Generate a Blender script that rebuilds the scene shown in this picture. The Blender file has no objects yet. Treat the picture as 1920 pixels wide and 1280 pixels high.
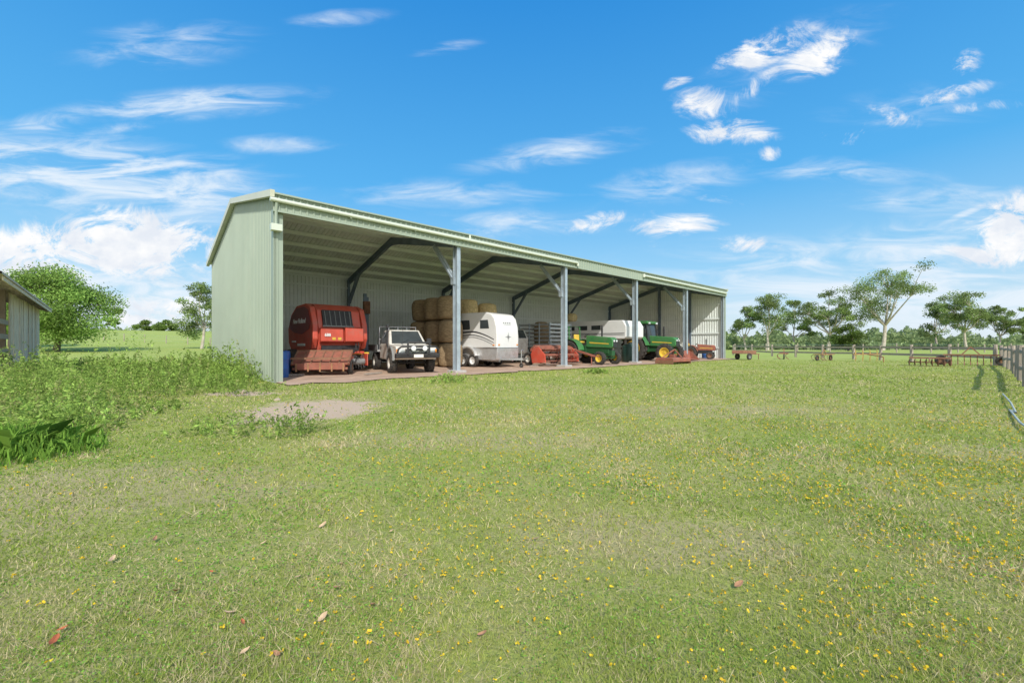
import bpy, math, random
import numpy as np
from mathutils import Vector, Matrix
random.seed(7); rng=np.random.default_rng(11)
C=bpy.context.scene.collection
F=812.0; H0=1.15; HY=646.0
R=math.radians
def gp(px,py):
    d=F*H0/(py-HY); return ((px-960)/F*d, d)
def at(px,d): return ((px-960)/F*d, d)
U=(0.735,0.678); V=(-0.678,0.735)
ORG=(-7.08,12.97)
UA=math.atan2(U[1],U[0]); FW=math.atan2(-V[1],-V[0])
def S(t,s,z=0): return (ORG[0]+U[0]*t+V[0]*s, ORG[1]+U[1]*t+V[1]*s, z)
# ---------------------------------------------------------------- materials
def nt(m):
    m.use_nodes=True; n=m.node_tree; n.nodes.clear(); return n
def M(name,c,rough=.6,metal=0.,var=.18,scale=3.,c2=None,bump=0.,bscale=40.,c2amt=(.45,.7),stretch=(1,1,1)):
    m=bpy.data.materials.new(name); n=nt(m); N=n.nodes; L=n.links
    o=N.new('ShaderNodeOutputMaterial'); b=N.new('ShaderNodeBsdfPrincipled'); L.new(b.outputs[0],o.inputs[0])
    b.inputs['Roughness'].default_value=rough; b.inputs['Metallic'].default_value=metal
    tc=N.new('ShaderNodeTexCoord'); mp=N.new('ShaderNodeMapping'); mp.inputs['Scale'].default_value=stretch
    L.new(tc.outputs['Object'],mp.inputs[0])
    no=N.new('ShaderNodeTexNoise'); no.inputs['Scale'].default_value=scale; no.inputs['Detail'].default_value=6; no.inputs['Roughness'].default_value=.65
    L.new(mp.outputs[0],no.inputs['Vector'])
    r=N.new('ShaderNodeValToRGB'); e=r.color_ramp.elements
    d=[max(0,x*(1-var)) for x in c]; u=[min(1,x*(1+var)) for x in c]
    e[0].position=.3; e[0].color=(*d,1); e[1].position=.7; e[1].color=(*u,1)
    L.new(no.outputs[0],r.inputs[0]); col=r.outputs[0]
    if c2:
        n2=N.new('ShaderNodeTexNoise'); n2.inputs['Scale'].default_value=scale*1.7+.3; n2.inputs['Detail'].default_value=8; n2.inputs['Roughness'].default_value=.7
        L.new(mp.outputs[0],n2.inputs['Vector'])
        mr=N.new('ShaderNodeMapRange'); mr.inputs[1].default_value=c2amt[0]; mr.inputs[2].default_value=c2amt[1]; L.new(n2.outputs[0],mr.inputs[0])
        mx=N.new('ShaderNodeMix'); mx.data_type='RGBA'; L.new(mr.outputs[0],mx.inputs[0]); L.new(col,mx.inputs[6]); mx.inputs[7].default_value=(*c2,1); col=mx.outputs[2]
    L.new(col,b.inputs['Base Color'])
    if bump:
        n3=N.new('ShaderNodeTexNoise'); n3.inputs['Scale'].default_value=bscale; n3.inputs['Detail'].default_value=5; L.new(mp.outputs[0],n3.inputs['Vector'])
        bp=N.new('ShaderNodeBump'); bp.inputs['Strength'].default_value=bump; bp.inputs['Distance'].default_value=.02
        L.new(n3.outputs[0],bp.inputs['Height']); L.new(bp.outputs[0],b.inputs['Normal'])
    return m
def leafmat(name,tr=.35):
    m=bpy.data.materials.new(name); n=nt(m); N=n.nodes; L=n.links
    o=N.new('ShaderNodeOutputMaterial'); a=N.new('ShaderNodeAttribute'); a.attribute_name='Col'
    d=N.new('ShaderNodeBsdfDiffuse'); t=N.new('ShaderNodeBsdfTranslucent'); mx=N.new('ShaderNodeMixShader'); mx.inputs[0].default_value=tr
    L.new(a.outputs[0],d.inputs[0]); L.new(a.outputs[0],t.inputs[0]); L.new(d.outputs[0],mx.inputs[1]); L.new(t.outputs[0],mx.inputs[2]); L.new(mx.outputs[0],o.inputs[0])
    return m
LEAF=leafmat('leaf'); PETAL=leafmat('petal',.2)
green_clad=M('pale_green_cladding',(.325,.385,.305),.45,.1,.06,.6,c2=(.37,.40,.32),c2amt=(.55,.8))
cream=M('cream_flashing',(.60,.60,.48),.45,0,.05,1)
inner=M('zinc_sheet_inside',(.78,.83,.80),.45,.0,.05,.5,c2=(.69,.74,.71))
galv=M('galvanised_steel',(.46,.53,.58),.42,.4,.12,2,c2=(.36,.42,.48))
darksteel=M('dark_blue_steel',(.17,.22,.28),.5,.3,.2,2)
purlm=M('purlin_steel',(.78,.83,.81),.45,.0,.06,2)
concrete=M('concrete',(.42,.40,.37),.9,0,.15,6,bump=.3)
pvc=M('white_pvc',(.60,.65,.55),.4,0,.04,1)
redp=M('red_paint',(.56,.085,.05),.45,0,.15,1.5,c2=(.44,.14,.10),c2amt=(.48,.72))
maroon=M('dark_maroon_paint',(.20,.03,.035),.35,0,.15,2)
rust=M('rusty_red_steel',(.34,.12,.08),.8,.1,.3,3,c2=(.20,.11,.08),bump=.3)
rust2=M('brown_rust',(.24,.12,.075),.9,.1,.35,4,c2=(.30,.17,.10),bump=.3)
orust=M('orange_rust',(.36,.19,.09),.9,0,.3,4,c2=(.22,.12,.07))
dyel=M('dull_yellow_paint',(.50,.36,.10),.7,0,.2,4,c2=(.34,.20,.08))
black=M('black_plastic',(.025,.025,.027),.55,0,.3,5,c2=(.07,.065,.06),c2amt=(.5,.8))
rubber=M('tyre_rubber',(.035,.034,.033),.85,0,.3,6,c2=(.10,.085,.07),bump=.4)
yellow=M('yellow_paint',(.70,.48,.06),.5,0,.12,3,c2=(.5,.36,.12),c2amt=(.55,.8))
jgreen=M('tractor_green',(.045,.20,.06),.45,0,.15,2,c2=(.10,.19,.085))
white=M('white_paint',(.74,.75,.74),.35,0,.05,1.2,c2=(.64,.64,.60),c2amt=(.55,.85))
wwhite=M('weathered_white_paint',(.62,.60,.55),.5,0,.1,1.5,c2=(.42,.37,.31),c2amt=(.48,.72))
alu=M('aluminium_plate',(.58,.59,.60),.4,.5,.1,3,c2=(.45,.44,.42),bump=.15,bscale=80)
chrome=M('steel_tube',(.6,.61,.63),.25,.85,.05,3)
glass=M('dark_glass',(.05,.06,.065),.06,0,.3,1)
lampm=M('lamp_lens',(.75,.77,.78),.12,.2,.05,3)
amber=M('amber_lens',(.8,.28,.03),.25,0,.05,3)
greyp=M('grey_paint',(.22,.23,.23),.6,0,.15,3)
blueb=M('blue_drum_plastic',(.03,.12,.38),.45,0,.1,3)
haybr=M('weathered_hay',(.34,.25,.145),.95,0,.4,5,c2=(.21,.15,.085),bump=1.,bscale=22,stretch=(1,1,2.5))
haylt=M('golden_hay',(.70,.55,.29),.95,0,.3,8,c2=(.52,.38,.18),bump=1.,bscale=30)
woodg=M('weathered_grey_timber',(.42,.36,.30),.9,0,.25,3,c2=(.25,.21,.17),bump=.5,stretch=(6,6,.7))
woodl=M('pale_timber_plank',(.80,.69,.56),.9,0,.18,3,c2=(.54,.44,.34),bump=.5,stretch=(6,6,.6))
woodl2=M('brown_timber_plank',(.66,.55,.43),.9,0,.2,3,c2=(.42,.34,.26),bump=.5,stretch=(6,6,.6))
woodd=M('dark_timber',(.22,.17,.13),.9,0,.3,3,bump=.5)
tin=M('old_tin_roof',(.50,.45,.38),.6,.2,.2,2,c2=(.34,.24,.17))
bark=M('gum_bark',(.52,.47,.41),.9,0,.2,1.5,c2=(.30,.25,.21))
barkd=M('dark_bark',(.16,.12,.09),.95,0,.25,2)
dirt=M('shed_dirt',(.48,.34,.25),.95,0,.25,1.2,c2=(.32,.215,.15),bump=.8,bscale=18)
hosem=M('pale_green_hose',(.42,.45,.38),.5,0,.1,4)
decal=M('white_lettering',(.85,.85,.83),.5,0,.02,1)
blk2=M('black_stripe',(.03,.03,.04),.4,0,.1,1)
plate=M('number_plate',(.75,.72,.65),.5,0,.05,3)
stonem=M('field_stone',(.42,.34,.26),.95,0,.2,8,bump=.6)
casting=M('dark_green_casting',(.02,.09,.03),.6)
# ---------------------------------------------------------------- mesh builder
class MB:
    def __init__(s): s.v=[]; s.f=[]
    def add(s,vs,fs):
        k=len(s.v); s.v+= [tuple(v) for v in vs]; s.f+=[tuple(i+k for i in f) for f in fs]; return s
    def box(s,c,d,rot=None):
        x,y,z=[q/2 for q in d]; vs=[Vector((a*x,b*y,e*z)) for a in(-1,1) for b in(-1,1) for e in(-1,1)]
        if rot is not None: vs=[rot@v for v in vs]
        vs=[v+Vector(c) for v in vs]
        return s.add(vs,[(0,1,3,2),(4,6,7,5),(0,4,5,1),(2,3,7,6),(0,2,6,4),(1,5,7,3)])
    def bar(s,p,q,w,h=None,up=(0,0,1)):
        h=h or w; p=Vector(p); q=Vector(q); d=(q-p); L=d.length; d.normalize()
        up=Vector(up)
        if abs(d.dot(up))>.98: up=Vector((1,0,0))
        a=d.cross(up).normalized(); b=a.cross(d).normalized()
        m=Matrix((a,d,b)).transposed()
        return s.box((p+q)/2,(w,L,h),m)
    def tube(s,pts,r,n=8,caps=True):
        pts=[Vector(p) for p in pts]; rs=r if isinstance(r,(list,tuple)) else [r]*len(pts)
        vs=[]; fs=[]; up=Vector((0,0,1))
        prev=None
        for i,p in enumerate(pts):
            d=(pts[min(i+1,len(pts)-1)]-pts[max(i-1,0)]).normalized()
            if prev is None:
                a=d.cross(up if abs(d.z)<.95 else Vector((1,0,0))).normalized()
            else:
                a=(prev-d*prev.dot(d)).normalized()
            prev=a; b=d.cross(a)
            for j in range(n):
                t=2*math.pi*j/n; vs.append(p+(a*math.cos(t)+b*math.sin(t))*rs[i])
        for i in range(len(pts)-1):
            for j in range(n):
                fs.append((i*n+j,i*n+(j+1)%n,(i+1)*n+(j+1)%n,(i+1)*n+j))
        if caps: fs.append(tuple(range(n-1,-1,-1))); m=(len(pts)-1)*n; fs.append(tuple(range(m,m+n)))
        return s.add(vs,fs)
    def lathe(s,prof,c,axis='z',n=24):
        vs=[];fs=[]; P=len(prof)
        for j in range(n):
            t=2*math.pi*j/n; ct,st=math.cos(t),math.sin(t)
            for (r,h) in prof:
                if axis=='z': v=(r*ct,r*st,h)
                elif axis=='y': v=(r*ct,h,r*st)
                else: v=(h,r*ct,r*st)
                vs.append(Vector(v)+Vector(c))
        for j in range(n):
            for i in range(P-1):
                fs.append((j*P+i,((j+1)%n)*P+i,((j+1)%n)*P+i+1,j*P+i+1))
        return s.add(vs,fs)
    def prism(s,poly,y0,y1,plane='xz'):
        n=len(poly)
        def f(a,b,y): return (a,y,b) if plane=='xz' else ((y,a,b) if plane=='yz' else (a,b,y))
        vs=[f(a,b,y0) for a,b in poly]+[f(a,b,y1) for a,b in poly]
        fs=[tuple(range(n)),tuple(range(2*n-1,n-1,-1))]+[(i,i+n,(i+1)%n+n,(i+1)%n) for i in range(n)]
        return s.add(vs,fs)
    def frust(s,b,t):
        x0,x1,y0,y1,z=b; a0,a1,c0,c1,w=t
        return s.add([(x0,y0,z),(x1,y0,z),(x1,y1,z),(x0,y1,z),(a0,c0,w),(a1,c0,w),(a1,c1,w),(a0,c1,w)],
            [(3,2,1,0),(4,5,6,7),(0,1,5,4),(1,2,6,5),(2,3,7,6),(3,0,4,7)])
    def panel(s,cs,th=.01,inset=.0):
        cs=[Vector(c) for c in cs]; m=sum(cs,Vector())/len(cs)
        cs=[m+(c-m)*(1-inset) for c in cs]
        nrm=(cs[1]-cs[0]).cross(cs[2]-cs[0]).normalized()
        n=len(cs)
        return s.add([c-nrm*th*.5 for c in cs]+[c+nrm*th for c in cs],[tuple(range(n-1,-1,-1)),tuple(range(n,2*n))]+[(i,(i+1)%n,(i+1)%n+n,i+n) for i in range(n)])
    def build(s,name,mat,parent=None,bevel=0,smooth=True,seg=2):
        me=bpy.data.meshes.new(name); me.from_pydata(s.v,[],s.f); me.materials.append(mat)
        import bmesh
        bm=bmesh.new(); bm.from_mesh(me); bmesh.ops.recalc_face_normals(bm,faces=bm.faces); bm.to_mesh(me); bm.free()
        if smooth:
            me.polygons.foreach_set('use_smooth',[True]*len(me.polygons)); me.set_sharp_from_angle(angle=.6)
        o=bpy.data.objects.new(name,me); C.objects.link(o)
        if parent: o.parent=parent
        if bevel:
            b=o.modifiers.new('bevel','BEVEL'); b.width=bevel; b.segments=seg; b.limit_method='ANGLE'; b.angle_limit=.5; b.harden_normals=True
        return o
def thing(name,label,cat,loc=(0,0,0),rz=0,group=None):
    o=bpy.data.objects.new(name,None); C.objects.link(o); o.location=loc; o.rotation_euler=(0,0,rz); o.empty_display_size=.2
    o['label']=label; o['category']=cat
    if group: o['group']=group
    return o
def tag(o,label,cat,group=None):
    o['label']=label; o['category']=cat
    if group: o['group']=group
    return o
def rawmesh(name,verts,nper,mat,parent=None,cols=None):
    nv=len(verts); nf=nv//nper
    me=bpy.data.meshes.new(name); me.vertices.add(nv); me.vertices.foreach_set('co',np.asarray(verts,dtype=np.float32).ravel())
    me.loops.add(nv); me.loops.foreach_set('vertex_index',np.arange(nv,dtype=np.int32))
    me.polygons.add(nf); me.polygons.foreach_set('loop_start',np.arange(0,nv,nper,dtype=np.int32)); 
    me.update(calc_edges=True)
    if cols is not None:
        a=me.color_attributes.new('Col','FLOAT_COLOR','POINT'); c=np.ones((nv,4),dtype=np.float32); c[:,:3]=np.repeat(np.clip(cols,0,1),nper,axis=0); a.data.foreach_set('color',c.ravel())
    me.materials.append(mat); o=bpy.data.objects.new(name,me); C.objects.link(o)
    if parent: o.parent=parent
    return o
def unit(a): return a/np.maximum(np.linalg.norm(a,axis=1,keepdims=True),1e-6)
def leaves(name,P,size,col,mat=LEAF,parent=None,elong=1.0,flat=None):
    n=len(P); a=rng.normal(size=(n,3))
    if flat is not None: a[:,2]*=flat
    a=unit(a); b=rng.normal(size=(n,3)); b=unit(np.cross(a,b))
    s=np.asarray(size).reshape(-1,1)*np.ones((n,1))
    v=np.stack([P-a*s*elong,P+b*s*.5-a*s*.1*elong,P+a*s*elong,P-b*s*.5+a*s*.1*elong],axis=1).reshape(-1,3)
    return rawmesh(name,v,4,mat,parent,col)
_g=rng.random((64,64))
def vn(x,y):
    xi=np.floor(x).astype(int); yi=np.floor(y).astype(int); fx=x-xi; fy=y-yi; fx=fx*fx*(3-2*fx); fy=fy*fy*(3-2*fy)
    a=_g[xi%64,yi%64]; b=_g[(xi+1)%64,yi%64]; c=_g[xi%64,(yi+1)%64]; d=_g[(xi+1)%64,(yi+1)%64]
    return (a*(1-fx)+b*fx)*(1-fy)+(c*(1-fx)+d*fx)*fy
def fbm(x,y,o=3):
    r=0;a=.5;t=0
    for i in range(o): r=r+a*vn(x*2**i+i*7.3,y*2**i+i*3.1); t+=a; a*=.5
    return r/t
# ---------------------------------------------------------------- ground
def sst(a,b,x): t=np.clip((x-a)/(b-a),0,1); return t*t*(3-2*t)
def terr(x,y):
    x=np.asarray(x,float); y=np.asarray(y,float)
    d=np.hypot(x,y); ang=x/np.maximum(y,1)
    hill=5.2*sst(45,170,d)*sst(-.38,-.62,ang)*(y>0)
    near=.05*(fbm(x*.35,y*.35)-.5)*sst(40,10,d)
    ins=((x-ORG[0])*V[0]+(y-ORG[1])*V[1]); it=((x-ORG[0])*U[0]+(y-ORG[1])*U[1])
    m=1-sst(-1.5,-.3,ins)*sst(13,12,ins)*sst(-1.5,-.3,it)*sst(35,34,it)
    return hill+near*m
def axis(lo,hi,n):
    t=np.linspace(-1,1,n); g=np.sign(t)*(np.abs(t)**3.2); return np.where(g<0,-g*lo,g*hi)
xs=axis(-1800,1800,241); ys=axis(-60,2600,241)+0
X,Y=np.meshgrid(xs,ys,indexing='ij'); Z=terr(X,Y); n=241
me=bpy.data.meshes.new('ground'); vv=np.stack([X,Y,Z],-1).reshape(-1,3)
idx=np.arange(n*n).reshape(n,n); q=np.stack([idx[:-1,:-1],idx[1:,:-1],idx[1:,1:],idx[:-1,1:]],-1).reshape(-1,4)
me.from_pydata(vv.tolist(),[],q.tolist()); me.polygons.foreach_set('use_smooth',[True]*len(me.polygons))
g=bpy.data.objects.new('ground',me); C.objects.link(g); g['kind']='structure'
m=bpy.data.materials.new('paddock_grass'); nn=nt(m); N=nn.nodes; L=nn.links
o=N.new('ShaderNodeOutputMaterial'); b=N.new('ShaderNodeBsdfPrincipled'); b.inputs['Roughness'].default_value=.95; L.new(b.outputs[0],o.inputs[0])
b.inputs['Specular IOR Level'].default_value=.1
tc=N.new('ShaderNodeTexCoord')
def noise(sc,det=5,ro=.6):
    q=N.new('ShaderNodeTexNoise'); q.inputs['Scale'].default_value=sc; q.inputs['Detail'].default_value=det; q.inputs['Roughness'].default_value=ro; L.new(tc.outputs['Object'],q.inputs['Vector']); return q.outputs[0]
def mrange(s,a,b_,c=0,d=1):
    q=N.new('ShaderNodeMapRange'); q.inputs[1].default_value=a;q.inputs[2].default_value=b_;q.inputs[3].default_value=c;q.inputs[4].default_value=d; L.new(s,q.inputs[0]); return q.outputs[0]
def mixc(f,a,b_):
    q=N.new('ShaderNodeMix'); q.data_type='RGBA'
    for i,s in ((0,f),(6,a),(7,b_)):
        if isinstance(s,(tuple,float)): q.inputs[i].default_value=s if isinstance(s,float) else (*s,1)
        else: L.new(s,q.inputs[i])
    return q.outputs[2]
def mth(op,a,b_):
    q=N.new('ShaderNodeMath'); q.operation=op; q.use_clamp=False
    for i,s in ((0,a),(1,b_)):
        if isinstance(s,(int,float)): q.inputs[i].default_value=s
        else: L.new(s,q.inputs[i])
    return q.outputs[0]
c0=mixc(mrange(noise(1.1,6),.35,.65),(.24,.32,.06),(.38,.43,.10))
c0=mixc(mrange(noise(.25,5),.42,.66),c0,(.46,.43,.17))
c0=mixc(mrange(noise(9,6,.7),.42,.7,0,.65),c0,(.52,.44,.24))
c0=mixc(mrange(noise(60,4,.7),.4,.7,0,.55),c0,(.15,.18,.05))
def ell(cx,cy,rx,ry,k=.8):
    mp=N.new('ShaderNodeMapping'); mp.vector_type='TEXTURE'; mp.inputs['Location'].default_value=(cx,cy,0); mp.inputs['Scale'].default_value=(rx,ry,1e6)
    L.new(tc.outputs['Object'],mp.inputs[0]); ln=N.new('ShaderNodeVectorMath'); ln.operation='LENGTH'; L.new(mp.outputs[0],ln.inputs[0])
    s=mth('ADD',ln.outputs['Value'],mth('MULTIPLY',mth('SUBTRACT',noise(2.2,5),.5),k*2))
    return mrange(s,1.15,.75)
PATCH=[(-3.5,7.6,1.15,1.5),(-6.3,10.1,1.0,.5)]
for p in PATCH: c0=mixc(ell(*p),c0,(.55,.42,.30))
DRY=[(-3.4,3.4,1.7,.75),(.9,2.6,.8,.35),(5.2,4.6,.8,.4),(3.4,7.5,2.2,.7),(-.5,5.2,1.4,.5)]
for p in DRY: c0=mixc(mth('MULTIPLY',ell(*p,1.2),.5),c0,(.47,.38,.23))
sp=N.new('ShaderNodeSeparateXYZ'); L.new(tc.outputs['Object'],sp.inputs[0])
c0=mixc(mrange(sp.outputs[1],12,40,0,.6),c0,(.34,.44,.10))
L.new(c0,b.inputs['Base Color'])
bp=N.new('ShaderNodeBump'); bp.inputs['Strength'].default_value=.8; bp.inputs['Distance'].default_value=.03; L.new(noise(35,6,.7),bp.inputs['Height']); L.new(bp.outputs[0],b.inputs['Normal'])
me.materials.append(m)
K=140; top=[]; bot=[]
for i in range(K+1):
    t=33.4*i/K; e=-.75-.9*float(fbm(np.array(t*1.3),np.array(2.0)))
    top.append(S(t,11.3,.03)); bot.append(S(t,e,.03))
mb=MB(); mb.add(top+bot,[(i,i+1,K+2+i,K+1+i) for i in range(K)]); fl=mb.build('dirt_floor',dirt); fl['kind']='structure'
def inshed(x,y,m=-1.0):
    s=(x-ORG[0])*V[0]+(y-ORG[1])*V[1]; t=(x-ORG[0])*U[0]+(y-ORG[1])*U[1]; return (s>m)&(t>-.05)&(t<33.6)&(s<11.4)
# grass blades
n=500000
yy=np.exp(rng.uniform(math.log(1.15),math.log(32),n)); xx=rng.uniform(-1.28,1.28,n)*yy
dens=fbm(xx*1.3,yy*1.3+9); keep=(rng.random(n)<.25+1.0*dens)&~inshed(xx,yy)
for (cx,cy,rx,ry) in PATCH:
    e=np.hypot((xx-cx)/rx,(yy-cy)/ry)+1.2*(fbm(xx*2.2,yy*2.2)-.5); keep&=~((e<.95)&(rng.random(n)<.93))
for (cx,cy,rx,ry) in DRY:
    e=np.hypot((xx-cx)/rx,(yy-cy)/ry)+1.5*(fbm(xx*2.2,yy*2.2)-.5); keep&=~((e<.95)&(rng.random(n)<.3))
xx=xx[keep]; yy=yy[keep]; n=len(xx); zz=terr(xx,yy)
big=fbm(xx*.5+3,yy*.5); med=fbm(xx*2+1,yy*2+5)
hgt=(.013+.031*rng.random(n)**1.8)*(.45+1.0*med)*np.clip(.8+yy*.04,.8,1.5); wid=np.clip(.0012*yy,.0019,.018)*(.7+.6*rng.random(n))
an=rng.uniform(0,2*np.pi,n); lean=np.abs(rng.normal(0,1.0,n))*1.2
la=rng.uniform(0,2*np.pi,n)
base=np.stack([xx,yy,zz-.002],1); wv=np.stack([np.cos(an),np.sin(an),np.zeros(n)],1)*wid[:,None]
tip=base+np.stack([np.cos(la)*lean*hgt,np.sin(la)*lean*hgt,hgt],1)
v=np.stack([base-wv,base+wv,tip],1).reshape(-1,3)
gA=np.array([.17,.27,.04]); gB=np.array([.40,.49,.10]); gD=np.array([.66,.57,.33]); gC=np.array([.48,.49,.15])
k=rng.random(n)[:,None]; col=gA*(1-k)+gB*k
mm=(np.clip((big-.42)*3,0,1)*.6)[:,None]; col=col*(1-mm)+gC*mm*(.7+.6*rng.random((n,1)))
farg=np.clip((yy-5)/12,0,1)
big2=fbm(xx*.9+13,yy*.9+7)
dry=(rng.random(n)<(.12+.45*np.clip((med-.45)*2.5,0,1)+.45*np.clip((big2-.52)*4,0,1))*(1-.6*farg)); col[dry]=gD*(.55+.7*rng.random((dry.sum(),1)))
go=rawmesh('grass',v,3,LEAF,None,col); go['kind']='stuff'; go['label']='short mown paddock grass with dry straw through it'; go['category']='grass'
n=34000
yy=np.exp(rng.uniform(math.log(1.2),math.log(14),n)); xx=rng.uniform(-1.28,1.28,n)*yy
q=fbm(xx*1.1+20,yy*1.1); keep=(q>.52)&~inshed(xx,yy)&(np.hypot((xx+3.5)/1.1,(yy-7.6)/1.4)>1); xx=xx[keep];yy=yy[keep]; n=len(xx)
P=np.stack([xx,yy,terr(xx,yy)+.010+.025*rng.random(n)],1); col=np.array([.19,.37,.06])*(.6+.8*rng.random((n,1)))
a=leaves('low_clover',P,np.clip(.004*yy,.006,.014),col,elong=.8,flat=.3); a['kind']='stuff'; a['label']='low broadleaf ground cover in the grass'; a['category']='ground cover'
# blossoms
n=80000
yy=np.sqrt(rng.uniform(1.25**2,12.5**2,n)); xx=rng.uniform(-1.25,1.25,n)*yy
pr=(.10+.9*sst(-.75,.3,xx/yy))*sst(12.5,4,yy)*(.12+1.6*np.clip(fbm(xx*1.7,yy*1.7+4)-.33,0,1))
pr*=(.32+.6*sst(6,2,yy)); keep=rng.random(n)<pr*1.3
xx=xx[keep];yy=yy[keep];n=len(xx)
vs=[];cs=[]
for i in range(n):
    c=np.array([xx[i],yy[i],float(terr(xx[i],yy[i]))+.014+.014*random.random()]); r=(.0042+.006*random.random())*(1 if yy[i]<3 else 1.2)
    cc=np.array([.86,.56+.1*random.random(),.05])*(.7+.35*random.random())
    for j in range(4):
        d=rng.normal(size=3)*np.array([1,1,.5])+np.array([0,0,.25]); d/=np.linalg.norm(d); e=np.cross(d,rng.normal(size=3)); e/=np.linalg.norm(e)
        vs+=[c,c+d*r*.8+e*r*.6,c+d*r*1.25,c+d*r*.8-e*r*.6]; cs.append(cc*(.8+.35*random.random()))
a=rawmesh('fallen_blossom',np.array(vs),4,PETAL,None,np.array(cs)); a['kind']='stuff'; a['label']='yellow fallen blossoms strewn over the grass'; a['category']='blossoms'
# dead leaves
LV=[(605,1165,'tan'),(632,1110,'brown'),(455,1178,'red'),(118,1192,'red'),(100,1215,'red'),(605,990,'tan'),(495,1025,'tan'),(518,1000,'tan'),(398,1083,'red'),(735,1000,'tan'),(905,1195,'brown'),(430,1160,'tan'),(460,1230,'tan'),(245,960,'tan'),(985,985,'brown'),(1005,1015,'tan'),(1385,1100,'brown'),(760,1085,'tan'),(640,1065,'tan'),(520,1235,'brown'),(330,1120,'brown'),(210,1060,'tan'),(290,1020,'brown'),(560,1090,'tan'),(700,1140,'brown')]
lm={'tan':M('tan_leaf',(.50,.36,.23),.8,0,.25,60),'brown':M('brown_leaf',(.33,.18,.10),.8,0,.25,60),'red':M('russet_leaf',(.38,.11,.045),.8,0,.3,60)}
for i,(px,py,k) in enumerate(LV):
    x,y=gp(px,py); mb=MB(); r=.018+.012*random.random(); nseg=7
    vs=[]; fs=[]
    for j in range(nseg):
        u=-1+2*j/(nseg-1); w=(1-u*u)**.7*(.36+.1*random.random()); z=.35*u*u*r
        vs+=[(u*r,-w*r,z+.45*w*r),(u*r,0,z),(u*r,w*r,z+.6*w*r)]
    for j in range(nseg-1):
        fs+=[(3*j,3*j+3,3*j+4,3*j+1),(3*j+1,3*j+4,3*j+5,3*j+2)]
    mb.add(vs,fs); o=mb.build('dead_leaf',lm[k]); o.location=(x,y,float(terr(x,y))+.02); o.rotation_euler=(random.uniform(-.5,.5),random.uniform(-.5,.5),random.random()*6)
    tag(o,{'tan':'curled tan dead leaf lying in the foreground grass','brown':'dark brown dead leaf lying in the foreground grass','red':'russet red dead leaf lying in the grass at the left'}[k],'leaf','dead leaves on the grass')
# ---------------------------------------------------------------- machinery shed
shed=thing('machinery_shed','long pale green open-fronted steel machinery shed with five bays','shed',(ORG[0],ORG[1],0),UA)
LEN=33.4; DEP=11.3
def rz_(s): return 5.60+(6.72-5.60)*s/5.65 if s<5.65 else 6.72+(5.15-6.72)*(s-5.65)/5.65
def ribbed(name,mat,P0,A,Ln,lo,hi,Nn,pitch=.2,dep=.028,parent=shed):
    P0=Vector(P0);A=Vector(A);Nn=Vector(Nn); offs=[]
    x=0
    while x<Ln:
        for f,d in ((0,0),(.6,0),(.7,dep),(.9,dep),(1.0,0)):
            if x+f*pitch<=Ln: offs.append((x+f*pitch,d))
        x+=pitch
    vs=[];fs=[]
    for x,d in offs:
        p=P0+A*x+Nn*d; vs+=[p+Vector(lo(x)),p+Vector(hi(x))]
    for i in range(len(offs)-1): fs.append((2*i,2*i+2,2*i+3,2*i+1))
    mb=MB(); mb.add(vs,fs); return mb.build(name,mat,parent,smooth=False)
ribbed('end_wall',green_clad,(0,0,0),(0,1,0),DEP,lambda s:(0,0,-.02),lambda s:(0,0,rz_(s)),(-1,0,0))
ribbed('inside_lining',inner,(.06,0,0),(0,1,0),DEP,lambda s:(0,0,-.02),lambda s:(0,0,rz_(s)-.03),(1,0,0))
ribbed('end_wall',inner,(LEN,0,0),(0,1,0),DEP,lambda s:(0,0,-.02),lambda s:(0,0,rz_(s)),(-1,0,0))
ribbed('back_wall',inner,(0,DEP,0),(1,0,0),LEN,lambda s:(0,0,-.02),lambda s:(0,0,5.12),(0,-1,0))
ribbed('back_cladding',green_clad,(0,DEP+.05,0),(1,0,0),LEN,lambda s:(0,0,-.02),lambda s:(0,0,5.12),(0,1,0))
ribbed('roof_sheet',inner,(-.1,-.08,5.585),(1,0,0),LEN+.2,lambda s:(0,0,0),lambda s:(0,5.73,1.135),(0,0,1))
ribbed('roof_sheet',inner,(-.1,5.65,6.72),(1,0,0),LEN+.2,lambda s:(0,0,0),lambda s:(0,5.85,-1.62),(0,0,1))
ribbed('front_fascia',green_clad,(-.1,-.12,0),(1,0,0),LEN+.25,lambda s:(0,0,5.14),lambda s:(0,0,5.60),(0,-1,0))
MB().box((LEN/2,-.13,5.625),(LEN+.3,.16,.05)).build('fascia_flashing',green_clad,shed)
MB().box((LEN/2,-.11,5.12),(LEN+.2,.1,.05)).build('fascia_flashing',green_clad,shed)
for e in(-.14,LEN+.14):
    for (a,b_) in (((e,-.22,5.60),(e,5.65,6.78)),((e,5.65,6.78),(e,11.55,5.10))): MB().bar(a,b_,.12,.2).build('barge_capping',cream,shed)
mb=MB(); mb.box((-.05,.11,2.6),(.035,.26,5.2)); mb.box((-.02,-.02,2.6),(.07,.03,5.2)); mb.box((.0,-.005,2.6),(.12,.06,5.2)); mb.build('corner_flashing',green_clad,shed)
mb=MB(); mb.box((LEN+.04,-.02,2.6),(.12,.1,5.2)); mb.build('corner_flashing',green_clad,shed)
mb=MB(); mb.tube([(-.2,-.22,5.42),(14.0,-.22,5.36),(14.05,-.22,5.34),(14.06,-.22,5.2)],.062,12); mb.build('gutter_pipe',pvc,shed)
mb=MB(); mb.tube([(20.5,-.22,5.40),(33.3,-.22,5.32)],.06,12); mb.tube([(20.5,-.22,5.5),(20.5,-.22,5.3)],.08,10); mb.build('gutter_pipe',pvc,shed)
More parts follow.
